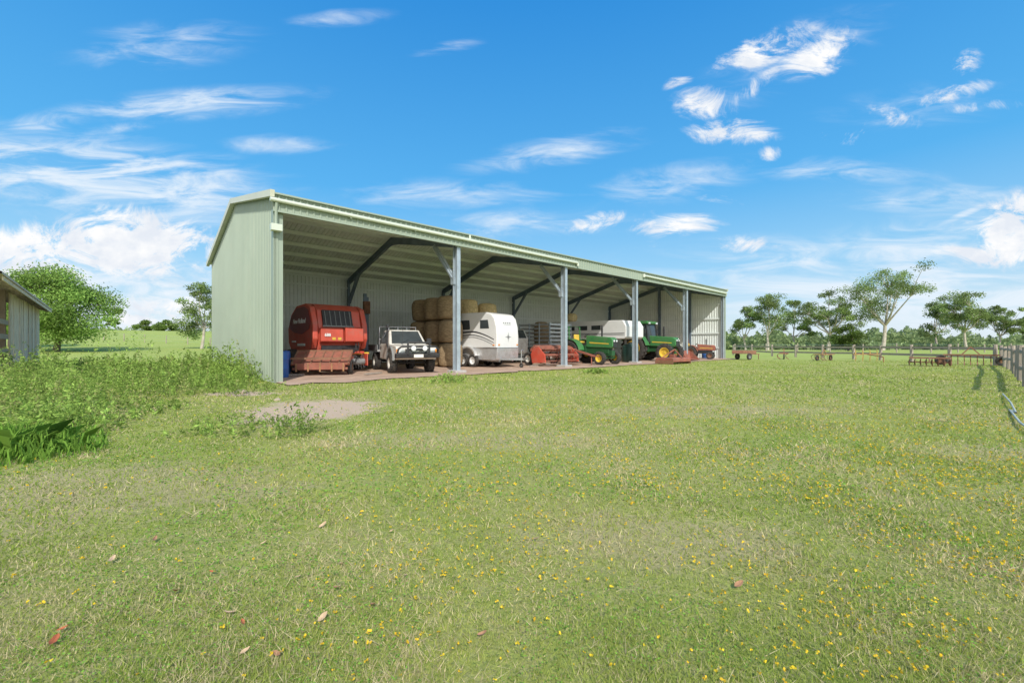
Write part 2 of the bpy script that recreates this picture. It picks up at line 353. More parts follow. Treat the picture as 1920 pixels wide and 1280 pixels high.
for t in (2.2,4.6,7,9.4,11.8): MB().box((t,-.18,5.4),(.05,.1,.18)).build('pipe_bracket',green_clad,shed)
MB().tube([(7.1,-.22,5.44),(7.1,-.22,5.6)],.045,8).build('vent_stub',pvc,shed)
MB().box((-.02,-.14,4.62),(.3,.2,.2)).build('rain_head',pvc,shed,bevel=.01)
MB().tube([(-.02,-.2,5.35),(-.02,-.13,5.1),(-.02,-.13,4.72)],.045,8).build('downpipe',green_clad,shed)
for k in range(0,6):
    t=6.68*k; t=min(max(t,.12),LEN-.12)
    inn=1 if 0<k<5 else 0
    mb=MB()
    y0,y1=-.03,.27
    if k in (0,5): y0,y1=.0,.2
    mb.box((t,(y0+y1)/2,2.6),(.03,y1-y0-.02,5.2)); mb.box((t,y0,2.6),(.16,.012,5.2)); mb.box((t,y1,2.6),(.16,.012,5.2))
    for sg in(-.08,.08): mb.box((t+sg,y0+.025,2.6),(.01,.04,5.2)); mb.box((t+sg,y1-.025,2.6),(.01,.04,5.2))
    if inn: 
        mb.box((t,y0-.01,.6),(.05,.02,.3))
        c=mb.build('front_column',galv,shed)
        mb=MB(); mb.box((t,.1,.05),(.55,.6,.14)); mb.build('footing',concrete,shed,bevel=.02)
    else: mb.build('front_column',galv if k else green_clad,shed)
    mb=MB(); rd=.3
    A=(t,.15,rz_(.15)-.38); B=(t,5.65,rz_(5.65)-.38); D=(t,11.05,rz_(11.05)-.36)
    for a,b_ in ((A,B),(B,D)):
        mb.bar(a,b_,.03,rd); 
        for dz in(-rd/2,rd/2): mb.bar((a[0],a[1],a[2]+dz),(b_[0],b_[1],b_[2]+dz),.14,.015)
    mb.prism([(4.4,6.12),(5.65,6.42),(6.9,6.05),(6.9,5.93),(5.65,6.1),(4.4,6.0)],t-.02,t+.02,'yz')
    mb.build('rafter',darksteel,shed)
    mb=MB(); mb.box((t,11.12,2.55),(.03,.26,5.1)); mb.box((t,11.0,2.55),(.14,.012,5.1)); mb.build('rear_column',darksteel,shed)
    if inn:
        mb=MB(); mb.bar((t,.25,3.78),(t,1.75,5.42),.05,.2,up=(1,0,0)); mb.bar((t+.05,.25,3.78),(t+.05,1.75,5.42),.012,.22,up=(1,0,0)); mb.bar((t-.05,.25,3.78),(t-.05,1.75,5.42),.2,.012,up=(1,0,0)); mb.box((t,.3,3.75),(.2,.2,.3)); mb.build('knee_brace',galv,shed)
        mb=MB(); mb.bar((t,11.0,3.6),(t,9.6,5.2),.1,.18,up=(1,0,0)); mb.build('knee_brace',darksteel,shed)
for s in (.25,1.3,2.35,3.4,4.45,5.4,5.9,6.9,7.95,9.0,10.05,11.0):
    z=rz_(s)-.115; MB().box((LEN/2,s,z),(LEN-.2,.06,.17)).box((LEN/2,s+.03,z-.085),(LEN-.2,.07,.012)).build('purlin',purlm,shed)
for z in (.9,2.1,3.3,4.5,5.0): MB().box((LEN/2,11.2,z),(LEN-.3,.04,.1)).build('wall_girt',purlm,shed); MB().box((LEN-.08,5.6,z),(.04,11,.1)).build('wall_girt',purlm,shed)
for y0 in (2.8,5.65,8.5): MB().box((LEN-.2,y0,(rz_(y0)-.3)/2),(.15,.2,rz_(y0)-.3)).build('end_wall_post',darksteel,shed)
# ---------------------------------------------------------------- wheels
def wheel(root,x,y,r,w,rimm,rr=.58,lugs=0,name='wheel',z=None,side=1):
    z=r if z is None else z
    mb=MB(); h=w/2; rb=r*rr
    mb.lathe([(rb,-h*.8),(rb*1.15,-h),(r*.9,-h),(r*.985,-h*.78),(r,-h*.4),(r,h*.4),(r*.985,h*.78),(r*.9,h),(rb*1.15,h),(rb,h*.8),(rb*.95,0),(rb,-h*.8)],(0,0,0),'y',28)
    if lugs:
        for i in range(lugs):
            t=2*math.pi*i/lugs
            for sg in(-1,1):
                tt=t+(math.pi/lugs if sg>0 else 0)
                rot=Matrix.Rotation(-tt,3,'Y')@Matrix.Rotation(sg*.6,3,'X')
                cen=Matrix.Rotation(-tt,3,'Y')@Vector((r*1.0,sg*h*.48,0))
                mb.box(cen,(r*.07,h*1.05,r*.07),rot)
    o=mb.build(name,rubber,root); o.location=(x,y,z)
    mb=MB(); s=side
    mb.lathe([(0,s*h*.25),(rb*.25,s*h*.3),(rb*.3,s*h*.1),(rb*.8,s*h*.15),(rb*.85,s*h*.75),(rb*1.05,s*h*.9),(rb*1.05,s*h*.7),(rb*.98,-s*h*.7)],(0,0,0),'y',24)
    for j in range(6):
        t=j*math.pi/3; mb.tube([(rb*.45*math.cos(t),s*h*.1,rb*.45*math.sin(t)),(rb*.45*math.cos(t),s*h*.35,rb*.45*math.sin(t))],rb*.06,6)
    mb.build('rim',rimm,o)
    return o
def text(name,s,size,loc,rot,mat,parent,ext=.003,bold=0,shear=0):
    cu=bpy.data.curves.new(name,'FONT'); cu.body=s; cu.size=size; cu.extrude=ext; cu.offset=bold; cu.shear=shear; cu.align_x='CENTER'; cu.align_y='CENTER'
    to=bpy.data.objects.new('tmp',cu); C.objects.link(to); bpy.context.view_layer.update()
    me=bpy.data.meshes.new_from_object(to.evaluated_get(bpy.context.evaluated_depsgraph_get())); bpy.data.objects.remove(to)
    me.name=name; me.materials.clear(); me.materials.append(mat); o=bpy.data.objects.new(name,me); C.objects.link(o); o.location=loc; o.rotation_euler=rot; o.parent=parent; return o
# ---------------------------------------------------------------- baler
x,y,_=S(3.2,4.75)
b=thing('round_baler','big red round hay baler with yellow wheels in the first bay','baler',(x,y,.03),FW+.02)
prof=[(1.25,.8),(1.42,1.2),(1.42,1.75),(1.2,2.5),(.85,2.74),(.2,2.82),(-.6,2.76),(-1.2,2.4),(-1.55,1.8),(-1.5,1.15),(-1.1,.7),(-.4,.5),(.6,.5)]
MB().prism(prof,-.88,.88).build('body',redp,b,bevel=.04)
for sg in(-1,1):
    sh=[(1.3,.95),(1.5,1.35),(1.45,1.95),(1.15,2.62),(.6,2.78),(-.4,2.74),(-1.1,2.4),(-1.5,1.8),(-1.45,1.2),(-1.0,.8),(.2,.72)]
    MB().prism(sh,sg*.9,sg*1.12).build('side_shield',redp,b,bevel=.05,seg=3)
    up=[(1.15,1.75),(1.28,2.05),(1.02,2.52),(.55,2.66),(-.4,2.62),(-1.02,2.3),(-1.33,1.85),(-.6,1.62),(.3,1.55)]
    MB().prism(up,sg*1.12,sg*1.14).build('dark_side_panel',maroon,b,bevel=.01)
    rz=0 if sg<0 else math.pi
    text('lettering','New Holland',.28,(.0,sg*1.146,2.08),(R(90),0,rz),decal,b,bold=.005,shear=.2)
    MB().box((.2,sg*1.125,1.12),(.9,.015,.1)).build('white_decal',decal,b); MB().box((-.7,sg*1.125,1.25),(.5,.015,.07)).build('white_decal',decal,b)
MB().box((1.30,-.1,2.16),(.16,1.2,.7),Matrix.Rotation(R(-18),3,'Y')).build('front_opening',black,b,bevel=.02)
mb=MB()
for i in range(6): mb.box((1.39,-.6+.2*i,2.16),(.02,.02,.66),Matrix.Rotation(R(-18),3,'Y'))
mb.box((1.46,-.1,1.86),(.06,1.25,.05)); mb.build('guard_bars',greyp,b)
mb=MB(); mb.prism([(1.42,1.15),(1.62,1.25),(1.6,1.75),(1.44,1.8)],-.85,.05); mb.build('net_box',redp,b,bevel=.03)
mb=MB(); mb.prism([(1.42,1.15),(1.7,1.25),(1.66,1.8),(1.44,1.85)],.1,.86); mb.build('control_box',redp,b,bevel=.03)
text('lettering','688',.16,(1.64,-.6,1.5),(R(90),0,R(90)),decal,b,bold=.004)
for yy_ in(-.35,-.12,.3,.6): MB().box((1.665 if yy_>.1 else 1.625,yy_,1.36),(.012,.13,.1)).build('warning_sticker',yellow if yy_<0 else decal,b)
MB().box((1.38,0,.92),(.1,1.5,.34)).build('dark_intake',black,b)
mb=MB(); mb.tube([(1.5,-.95,.42),(1.5,.95,.42)],.13,12)
for i in range(22):
    yv=-.9+1.8*i/21
    for a in range(5):
        t=a*1.256+i*.3; mb.tube([(1.5+.12*math.cos(t),yv,.42+.12*math.sin(t)),(1.5+.3*math.cos(t+.2),yv,.42+.3*math.sin(t+.2))],.008,4)
mb.build('pickup_reel',greyp,b)
MB().box((1.45,-1.0,.5),(.6,.04,.5)).box((1.45,1.0,.5),(.6,.04,.5)).bar((1.5,-.95,.8),(1.5,.95,.8),.1).build('pickup_frame',redp,b,bevel=.02)
MB().bar((.8,0,.72),(2.35,0,.62),.14,.18).bar((.9,-.5,.7),(1.9,-.05,.65),.09).bar((.9,.5,.7),(1.9,.05,.65),.09).box((2.4,0,.62),(.2,.12,.05)).tube([(2.1,.0,.6),(2.1,0,.0)],.035,8).build('drawbar',redp,b)
MB().tube([(1.3,.12,.95),(2.3,.15,.85)],.07,10).build('drive_shaft',black,b)
MB().tube([(1.5,.7,1.3),(1.8,.6,1.0),(2.0,.3,.8),(2.3,.1,.8)],.02,6).build('hydraulic_hose',black,b); MB().tube([(1.5,.6,1.3),(1.75,.5,.9),(2.3,.05,.75)],.02,6).build('hydraulic_hose',black,b)
MB().tube([(1.2,.2,.75),(1.2,1.3,.75)],.05,8).build('yellow_guard',yellow,b)
for sg in(-1,1):
    wheel(b,-.15,sg*1.36,.47,.38,yellow,.55,side=sg); 
MB().tube([(-.15,-1.4,.5),(-.15,1.4,.5)],.06,8).build('axle',greyp,b)
# rusty tray
x,y=at(606,16.2)
b=thing('carry_tray','rusty red steel tipping tray parked in front of the baler','farm tray',(x,y,.03),R(-78))
MB().prism([(.5,.42),(-.35,.86),(-.4,.84),(-.4,.78),(.45,.36)],-1.0,1.0).build('sloping_deck',rust,b,bevel=.01)
mb=MB()
for i in range(7): yv=-.96+1.92*i/6; mb.bar((.52,yv,.43),(-.33,yv,.88),.04,.04)
mb.box((.5,0,.62),(.05,2.0,.07)); mb.box((-.38,0,.89),(.06,2.0,.06)); mb.build('deck_ribs',rust2,b)
MB().box((.5,0,.33),(.06,1.7,.22)).bar((.5,-.9,.25),(-.5,-.7,.3),.08).bar((.5,.9,.25),(-.5,.7,.3),.08).bar((.0,-1,.2),(0,1,.2),.08).build('chassis',rust,b)
for i in range(5): MB().box((.54,-.8+.4*i,.3),(.02,.05,.3)).build('front_slat',orust,b)
for sg in(-1,1): wheel(b,-.05,sg*.95,.27,.17,rust2,.5,side=sg)
# mesh cage
x,y,_=S(5.2,6.9)
b=thing('mesh_cage','dark steel mesh cage standing between the baler and the ute','cage',(x,y,.03),UA)
mb=MB()
for i in range(8):
    q=-.5+i/7
    for e in(-.5,.5): mb.bar((q,e,.1),(q,e,1.9),.012); mb.bar((e,q,.1),(e,q,1.9),.012)
for j in range(13):
    z=.1+1.8*j/12
    for e in(-.5,.5): mb.bar((-.5,e,z),(.5,e,z),.012); mb.bar((e,-.5,z),(e,.5,z),.012)
mb.build('mesh_panel',darksteel,b)
mb=MB()
for a in(-.5,.5):
    for e in(-.5,.5): mb.box((a,e,.97),(.05,.05,1.94))
mb.box((0,0,.08),(1,1,.1)); mb.build('frame',darksteel,b)
MB().box((0,0,.75),(.85,.85,1.2)).build('stored_box',black,b,bevel=.04)
# post driver
x,y,_=S(6.9,9.3)
b=thing('post_driver','tall dark post driver mast standing behind the ute','post driver',(x,y,.03),UA)
MB().box((0,0,2.0),(.16,.14,4.0)).box((0,-.15,2.0),(.3,.03,3.6)).build('mast',darksteel,b)
MB().box((0,0,.15),(1.2,1.0,.2)).bar((0,.4,.2),(0,.05,2.2),.08).build('base_frame',rust2,b)
MB().box((0,-.2,3.2),(.34,.26,.7)).build('hammer',rust2,b,bevel=.02)
# ---------------------------------------------------------------- ute
fx,fy=at(772,17.4)
ang=R(-61); cx=fx-math.cos(ang)*1.5; cy=fy-math.sin(ang)*1.5
b=thing('ute','weathered white four wheel drive ute with black bull bar and spotlights','ute',(cx,cy,.03),ang)
def arch(cx_,r,z0,n=9,a0=180,a1=0): return [(cx_+r*math.cos(R(a0+(a1-a0)*i/(n-1))),z0+r*math.sin(R(a0+(a1-a0)*i/(n-1)))) for i in range(n)]
pr=[(-.6,.52),(.88,.52)]+arch(1.38,.46,.55)+[(2.12,.55),(2.2,.62),(2.2,.96),(2.1,1.06),(.95,1.14),(-.6,1.14)]
MB().prism(pr,-.8,.8).build('body',wwhite,b,bevel=.045,seg=3)
bt=(-.6,1.0,-.78,.78,1.13); tp=(-.5,.38,-.64,.64,1.74)
MB().frust(bt,tp).build('cab',wwhite,b,bevel=.05,seg=3)
def lerp(a,b_,t): return Vector(a)+(Vector(b_)-Vector(a))*t
A=[(1.0,-.78,1.13),(1.0,.78,1.13),(.38,.64,1.74),(.38,-.64,1.74)]
def sub(q,u0,u1,v0,v1):
    f=lambda u,v: lerp(lerp(q[0],q[1],u),lerp(q[3],q[2],u),v)
    return [f(u0,v0),f(u1,v0),f(u1,v1),f(u0,v1)]
MB().panel(sub(A,.07,.93,.06,.9),.012).build('windscreen',glass,b)
MB().panel([(1.15,-.62,1.135),(2.02,-.58,1.073),(2.02,.58,1.073),(1.15,.62,1.135)],.012).build('bonnet_panel',wwhite,b)
for yv in(-.3,.25): MB().bar((1.02,yv,1.15),(.82,yv+.35,1.33),.015).build('wiper',black,b)
for sg in(-1,1):
    q=[(-.6,sg*.78,1.13),(1.0,sg*.78,1.13),(.38,sg*.64,1.74),(-.5,sg*.64,1.74)]
    if sg>0: q=[q[1],q[0],q[3],q[2]]
    MB().panel(sub(q,.12,.86,.08,.86),.012).build('side_window',glass,b)
    d=MB().panel([( -.5,sg*.802,.56),(.85,sg*.802,.56),(.85,sg*.802,1.12),(-.5,sg*.802,1.12)][::sg*-1],.008).build('door',wwhite,b)
    MB().box((-.35,sg*.825,1.0),(.16,.03,.035)).build('door_handle',black,d)
    MB().box((.78,sg*.95,1.28),(.08,.2,.22)).tube([(.8,sg*.78,1.2),(.78,sg*.9,1.22)],.02,6).build('mirror',black,b,bevel=.02)
    mb=MB(); 
    o1=arch(1.38,.53,.55,11,185,-5); i1=arch(1.38,.44,.55,11,185,-5)
    mb.prism(o1+i1[::-1],sg*.78,sg*.87); mb.build('wheel_arch_flare',greyp,b,bevel=.01)
    wheel(b,1.38,sg*.76,.39,.27,wwhite,.52,lugs=22,side=sg); wheel(b,-1.45,sg*.76,.39,.27,wwhite,.52,lugs=22,side=sg)
    h=MB().box((2.2,sg*.6,.88),(.05,.26,.15)).build('headlight',lampm,b,bevel=.02)
    MB().box((2.18,sg*.765,.88),(.08,.06,.14)).build('indicator',amber,b,bevel=.01)
MB().box((2.2,0,.88),(.04,.9,.16)).build('grille',black,b)
mb=MB()
for i in range(4): mb.box((2.225,0,.825+.037*i),(.015,.88,.012))
mb.box((2.23,0,.88),(.015,.16,.05)); mb.build('grille_bars',chrome,b)
MB().prism([(2.15,.6),(2.42,.62),(2.44,.78),(2.36,.8),(2.2,.78)],-.86,.86).build('bumper',black,b,bevel=.03)
mb=MB()
mb.tube([(2.36,-.8,.75),(2.46,-.78,.95),(2.46,-.66,1.05),(2.46,.66,1.05),(2.46,.78,.95),(2.36,.8,.75)],.038,8)
for yv in(-.42,.42): mb.tube([(2.45,yv,.75),(2.47,yv,1.16),(2.46,yv*.9,1.2)],.038,8)
mb.tube([(2.46,-.4,1.2),(2.46,.4,1.2)],.038,8); mb.tube([(2.47,-.42,.92),(2.47,.42,.92)],.025,8)
mb.build('bull_bar',black,b)
for yv in(-.22,.22):
    o=MB().lathe([(0,-.08),(.06,-.07),(.1,-.02),(.105,.03)],(0,0,0),'x',16).build('spotlight',black,b); o.location=(2.52,yv,.98)
    MB().lathe([(0,.03),(.095,.025),(.1,.02)],(0,0,0),'x',16).build('spotlight_lens',lampm,o)
MB().box((2.45,0,.69),(.015,.37,.12)).build('number_plate',plate,b)
MB().tube([(2.4,-.6,1.05),(2.4,-.6,2.0)],.006,5).build('aerial',black,b)
MB().tube([(.95,-.82,1.0),(.95,-.86,1.2),(.5,-.74,1.75),(.5,-.74,1.85)],.035,8).box((.52,-.74,1.87),(.12,.1,.12)).build('snorkel',black,b)
MB().box((-1.62,0,.86),(1.95,1.8,.08)).box((-1.5,0,.7),(2.1,.7,.12)).build('tray',alu,b)
for sg in(-1,1): MB().box((-1.62,sg*.9,1.0),(1.95,.03,.24)).build('tray_side',greyp,b)
MB().box((-2.6,0,1.0),(.03,1.8,.24)).build('tailgate',greyp,b)
mb=MB()
for yv in(-.8,-.4,0,.4,.8): mb.tube([(-.7,yv,.9),(-.7,yv,1.9)],.025,6)
mb.tube([(-.7,-.82,1.9),(-.7,.82,1.9)],.03,8); mb.tube([(-.7,-.82,1.35),(-.7,.82,1.35)],.025,8); mb.build('headboard_rack',chrome,b)
MB().bar((-2.4,-.35,.55),(2.1,-.35,.55),.08,.12).bar((-2.4,.35,.55),(2.1,.35,.55),.08,.12).tube([(1.38,-.7,.4),(1.38,.7,.4)],.05,8).tube([(-1.45,-.7,.4),(-1.45,.7,.4)],.05,8).build('chassis',black,b)
# ---------------------------------------------------------------- hay bales
def bale_mesh(mat,r,h,name='round_hay_bale'):
    mb=MB(); pf=[(0,.02),(r*.5,.01),(r*.74,.03),(r*.90,.10),(r*.97,h*.2),(r*1.0,h*.35),(r*1.01,h*.5),(r*1.0,h*.65),(r*.97,h*.8),(r*.90,h-.10),(r*.74,h-.03),(r*.5,h),(0,h)]
    mb.lathe(pf,(0,0,0),'z',30)
    mb.v=[(v[0]*(1+random.uniform(-.035,.035)),v[1]*(1+random.uniform(-.035,.035)),v[2]) for v in mb.v]
    return mb.build(name,mat)
first=None; HB=1.19
for (t,s) in ((8.95,3.9),(8.95,5.2),(8.95,6.5),(9.85,7.6),(11.2,5.35),(11.2,6.7),(12.5,5.35),(12.5,6.7)):
    for l in range(3 if t<10 else 2):
        x,y,_=S(t+random.uniform(-.07,.07),s+random.uniform(-.04,.04)); z=.03+HB*l
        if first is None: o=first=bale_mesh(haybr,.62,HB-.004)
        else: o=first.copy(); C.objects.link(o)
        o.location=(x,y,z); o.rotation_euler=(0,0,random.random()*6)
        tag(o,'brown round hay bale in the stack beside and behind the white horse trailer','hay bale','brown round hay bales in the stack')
hz=.03+HB*2
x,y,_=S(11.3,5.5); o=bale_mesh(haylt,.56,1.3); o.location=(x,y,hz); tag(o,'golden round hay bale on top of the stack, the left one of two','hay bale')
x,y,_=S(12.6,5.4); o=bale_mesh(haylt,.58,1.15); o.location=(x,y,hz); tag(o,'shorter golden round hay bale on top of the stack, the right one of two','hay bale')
# ---------------------------------------------------------------- horse float
FA=FW+R(8)
N_=(-.20,21.5)
cx=N_[0]-math.cos(FA)*1.5; cy=N_[1]-math.sin(FA)*1.5
b=thing('horse_trailer','white horse trailer with black swoosh stripes and a silver plated base','horse trailer',(cx,cy,.03),FA)
W=.84
pr=[(-1.5,.95),(1.5,.95),(1.52,1.5),(1.47,2.0),(1.34,2.42),(1.15,2.62),(.8,2.72),(-1.2,2.74),(-1.4,2.7),(-1.5,2.55)]
MB().prism(pr,-W,W).build('body',white,b,bevel=.06,seg=4)
MB().prism([(-1.5,.36),(1.42,.36),(1.5,.5),(1.52,.97),(-1.5,.97)],-W+.01,W-.01).build('plated_base',alu,b,bevel=.03)
MB().box((0,0,.965),(3.06,W*2+.03,.05)).build('trim_rail',chrome,b,bevel=.01)
for sg in(-1,1):
    yv=sg*(W+.002)
    w=MB().prism([(-1.1,1.88),(-.35,1.88),(-.3,1.93),(-.35,2.36),(-1.1,2.36)],yv,yv+sg*.012).build('window',glass,b,bevel=.005)
    MB().prism([(.4,1.92),(1.0,1.92),(.92,2.34),(.4,2.34)],yv,yv+sg*.012).build('window',glass,b,bevel=.005)
    for kk,(z0,th) in enumerate(((1.76,.10),(1.58,.06),(1.46,.035))):
        p1=[];p2=[]
        for i in range(15):
            u=i/14; xx_=-1.38+2.7*u; zz_=z0+.06*math.sin(u*2.2)-.60*max(0,u-.45)**1.5*1.7; t2=th*(1-.6*u)
            p1.append((xx_,zz_)); p2.append((xx_,zz_-t2))
        MB().prism(p1+p2[::-1],yv,yv+sg*.006).build('stripe',blk2,b,smooth=False)
    MB().prism([(-.95,.6)]+arch(-.35,.62,.42,9,165,15)+[(.3,.58),(.22,.54)]+arch(-.35,.55,.42,9,15,165)+[(-.9,.56)],sg*(W-.0),sg*(W+.2)).build('mudguard',alu,b)
    wheel(b,-.68,sg*(W+.08),.32,.18,white,.55,side=sg); wheel(b,.0,sg*(W+.08),.32,.18,white,.55,side=sg)
    MB().box((1.3,sg*(W+.01),1.1),(.1,.03,.05)).build('marker_light',amber,b)
mb=MB(); ex=1.525
for k_ in range(8):
    t=k_*math.pi/4; rr_=.26 if k_%2==0 else .13; a=(0,math.cos(t)*rr_,1.5+math.sin(t)*rr_)
    mb.add([(ex,0+.035*math.cos(t+1.57),1.5+.035*math.sin(t+1.57)),(ex,a[1],a[2]),(ex,.035*math.cos(t-1.57),1.5+.035*math.sin(t-1.57)),(ex+.008,0,1.5)],[(0,1,3),(1,2,3),(0,3,2)])
mb.build('star_emblem',greyp,b,smooth=False)
mb=MB()
for i,zc in enumerate((2.2,2.12)):
    for j in range(4 if i==0 else 6): mb.box((1.415 if i==0 else 1.44,-.24+.48*j/(3 if i==0 else 5),zc),(.03,.08 if i==0 else .05,.05 if i==0 else .02),Matrix.Rotation(R(-16),3,'Y'))
mb.build('nose_badge',greyp,b)
mb=MB(); mb.bar((1.3,-.6,.42),(2.5,0,.42),.07,.1); mb.bar((1.3,.6,.42),(2.5,0,.42),.07,.1); mb.box((2.6,0,.44),(.25,.1,.08)); mb.bar((-1.4,-.5,.33),(1.4,-.5,.33),.08,.1); mb.bar((-1.4,.5,.33),(1.4,.5,.33),.08,.1); mb.tube([(-.35,-.95,.32),(-.35,.95,.32)],.05,8); mb.build('drawbar',chrome,b)
j=MB().tube([(2.25,.12,.15),(2.25,.12,.85)],.03,8).tube([(2.25,.12,.85),(2.25,.25,.88)],.015,6).build('jockey_stand',chrome,b)
w=wheel(b,2.25,.12,.11,.07,greyp,.5)
for sg in(-1,1): MB().box((1.53,sg*.7,1.12),(.03,.09,.06)).build('front_light',amber,b)
# ---------------------------------------------------------------- hay mower
x,y,_=S(14.0,1.3)
b=thing('hay_mower','rusty red mower with tined reel between horse trailer and small green tractor','mower',(x,y,.03),UA)
MB().bar((-1.35,.3,.95),(1.35,.3,.95),.14,.14).bar((-1.3,.5,.6),(1.3,.5,.6),.12).prism([(-.1,1.0),(.35,1.1),(.6,.9),(.6,.75),(-.1,.88)],-1.3,1.3,'yz').build('frame',rust,b,bevel=.01)
for sg in(-1,1): MB().prism([(-.55,.2),(.4,.15),(.5,.6),(.35,.95),(-.05,1.0),(-.5,.6)],sg*1.3,sg*1.36,'yz').build('end_shield',redp,b,bevel=.01)
mb=MB(); mb.tube([(-1.28,-.25,.58),(1.28,-.25,.58)],.06,8)
for a in range(6):
    t=a*math.pi/3; c_,s_=.36*math.cos(t),.36*math.sin(t)
    mb.bar((-1.28,-.25+c_,.58+s_),(1.28,-.25+c_,.58+s_),.04)
    for i in range(20): xv=-1.25+2.5*i/19; mb.tube([(xv,-.25+c_,.58+s_),(xv,-.25+c_*1.1-.03,.58+s_-.16)],.007,4)
    for e in(-1.2,0,1.2): mb.bar((e,-.25,.58),(e,-.25+c_,.58+s_),.03)
mb.build('tined_reel',rust,b)
MB().box((0,-.65,.12),(2.6,.25,.04)).build('cutter_bar',greyp,b)
mb=MB()
for i in range(24): xv=-1.25+2.5*i/23; mb.add([(xv-.03,-.75,.11),(xv+.03,-.75,.11),(xv,-.92,.11),(xv,-.78,.15)],[(0,2,1),(0,1,3),(1,2,3),(2,0,3)])
mb.build('guard_fingers',rust2,b)
for sg in(-1,1): w_=wheel(b,sg*1.0,1.0,.36,.2,wwhite,.5); w_.rotation_euler=(0,0,R(90))
MB().bar((1.4,.3,.95),(1.5,-1.5,.5),.10).box((1.5,-1.6,.5),(.12,.3,.06)).tube([(1.5,-1.3,.48),(1.5,-1.3,0)],.03,8).build('drawbar',rust,b)
# ---------------------------------------------------------------- tractors
def tractor(name,label,loc,rz,paint,rimm,sc,cab,wide=.85,rr_=.78,fr=.42):
    b=thing(name,label,'tractor',loc,rz); k=sc; hw=.3*k if cab else .24*k
    def P(l): return [(a*k,c*k) for a,c in l]
    MB().prism(P([(.15,.95),(1.85,.9),(1.95,1.0),(1.95,1.38),(1.8,1.5),(.15,1.62)]),-hw,hw).build('hood',paint,b,bevel=.05*k,seg=3)
    MB().box((1.955*k,0,1.15*k),(.03*k,hw*1.5,.42*k)).build('grille',black,b,bevel=.01)
    for sg in(-1,1):
        MB().box((1.975*k,sg*hw*.5,1.3*k),(.02*k,hw*.55,.1*k)).build('headlight',lampm,b,bevel=.01)
        MB().prism(P([(.4,1.18),(1.7,1.12),(1.7,1.17),(.4,1.25)]),sg*(hw+.002*k),sg*(hw+.008*k)).build('hood_stripe',yellow if paint!=redp else decal,b)
        o1=arch(-.55*k,(rr_+.12)*k,rr_*k,9,150,10); i1=arch(-.55*k,(rr_+.08)*k,rr_*k,9,150,10)
        MB().prism(o1+i1[::-1],sg*(wide-.28)*k,sg*(wide+.22)*k).build('fender',paint,b,bevel=.01)
        wheel(b,-.55*k,sg*wide*k,rr_*k,.42*k,rimm,.56,lugs=20,name='rear_wheel',side=sg)
        wheel(b,1.45*k,sg*.72*k,fr*k,.24*k,rimm,.55,lugs=16,name='front_wheel',side=sg)
    MB().box((.8*k,0,.8*k),(1.7*k,.36*k,.42*k)).box((-.4*k,0,.82*k),(1.1*k,.5*k,.5*k)).tube([(-.55*k,-wide*k,rr_*k),(-.55*k,wide*k,rr_*k)],.1*k,10).tube([(1.45*k,-.7*k,fr*k),(1.45*k,.7*k,fr*k)],.06*k,8).box((1.6*k,0,.62*k),(.5*k,.3*k,.3*k)).build('engine_block',black if paint!=jgreen else casting,b,bevel=.02)
    MB().tube([(1.0*k,.12*k,1.5*k),(1.0*k,.12*k,2.0*k),(1.0*k,.12*k,2.2*k)],[.045*k,.06*k,.035*k],10).build('exhaust',black,b)
    MB().box((-.95*k,0,.5*k),(.4*k,.1*k,.1*k)).bar((-.7*k,.3*k,.7*k),(-1.25*k,.35*k,.45*k),.05*k).bar((-.7*k,-.3*k,.7*k),(-1.25*k,-.35*k,.45*k),.05*k).build('hitch',black,b)
    MB().box((-.5*k,0,1.25*k),(.45*k,.46*k,.12*k)).box((-.74*k,0,1.5*k),(.1*k,.46*k,.4*k)).build('seat',black if cab else yellow,b,bevel=.04*k)
    mb=MB(); mb.lathe([(.17*k,-.012),(.185*k,0),(.17*k,.012),(.155*k,0),(.17*k,-.012)],(0,0,0),'z',16); mb.tube([(0,0,0),(0,0,-.35*k)],.02*k,6); mb.bar((-.17*k,0,0),(.17*k,0,0),.02*k)
    s=mb.build('steering_wheel',black,b); s.location=(.02*k,0,1.62*k); s.rotation_euler=(0,R(-35),0)
    if cab:
        B0=(-.95*k,.28*k,-.62*k,.62*k,1.25*k); T0=(-.9*k,.15*k,-.6*k,.6*k,2.35*k)
        MB().frust(B0,T0).build('cab_glass',glass,b)
        mb=MB()
        for (p,q) in (((-.95,-.63,1.2),(-.9,-.61,2.36)),((-.95,.63,1.2),(-.9,.61,2.36)),((.28,-.63,1.2),(.15,-.61,2.36)),((.28,.63,1.2),(.15,.61,2.36)),((-.3,-.635,1.2),(-.3,-.615,2.36)),((-.3,.635,1.2),(-.3,.615,2.36))):
            mb.bar([c*k for c in p],[c*k for c in q],.06*k)
        mb.box((-.33*k,0,1.2*k),(1.28*k,1.28*k,.1*k)); mb.build('cab_frame',black,b)
        MB().prism(P([(-1.05,2.36),(.28,2.36),(.33,2.44),(.2,2.56),(-.95,2.56),(-1.08,2.48)]),-.68*k,.68*k).build('cab_roof',paint,b,bevel=.04*k,seg=3)
        for sg in(-1,1):
            MB().box((.32*k,sg*.5*k,2.42*k),(.05*k,.2*k,.1*k)).build('work_light',lampm,b); MB().box((.2*k,sg*.85*k,1.9*k),(.04*k,.16*k,.3*k)).bar((.2*k,sg*.6*k,2.0*k),(.2*k,sg*.8*k,2.0*k),.02*k).build('mirror',black,b)
    else:
        MB().tube([(-.85*k,-.5*k,.95*k),(-.9*k,-.5*k,2.15*k),(-.9*k,.5*k,2.15*k),(-.85*k,.5*k,.95*k)],.04*k,8).build('roll_bar',paint,b)
    return b
x,y,_=S(17.0,1.5)
t1=tractor('small_tractor','small open green tractor with yellow wheels and black exhaust',(x,y,.03),FW,jgreen,yellow,1.02,False,wide=.74,rr_=.66,fr=.36)
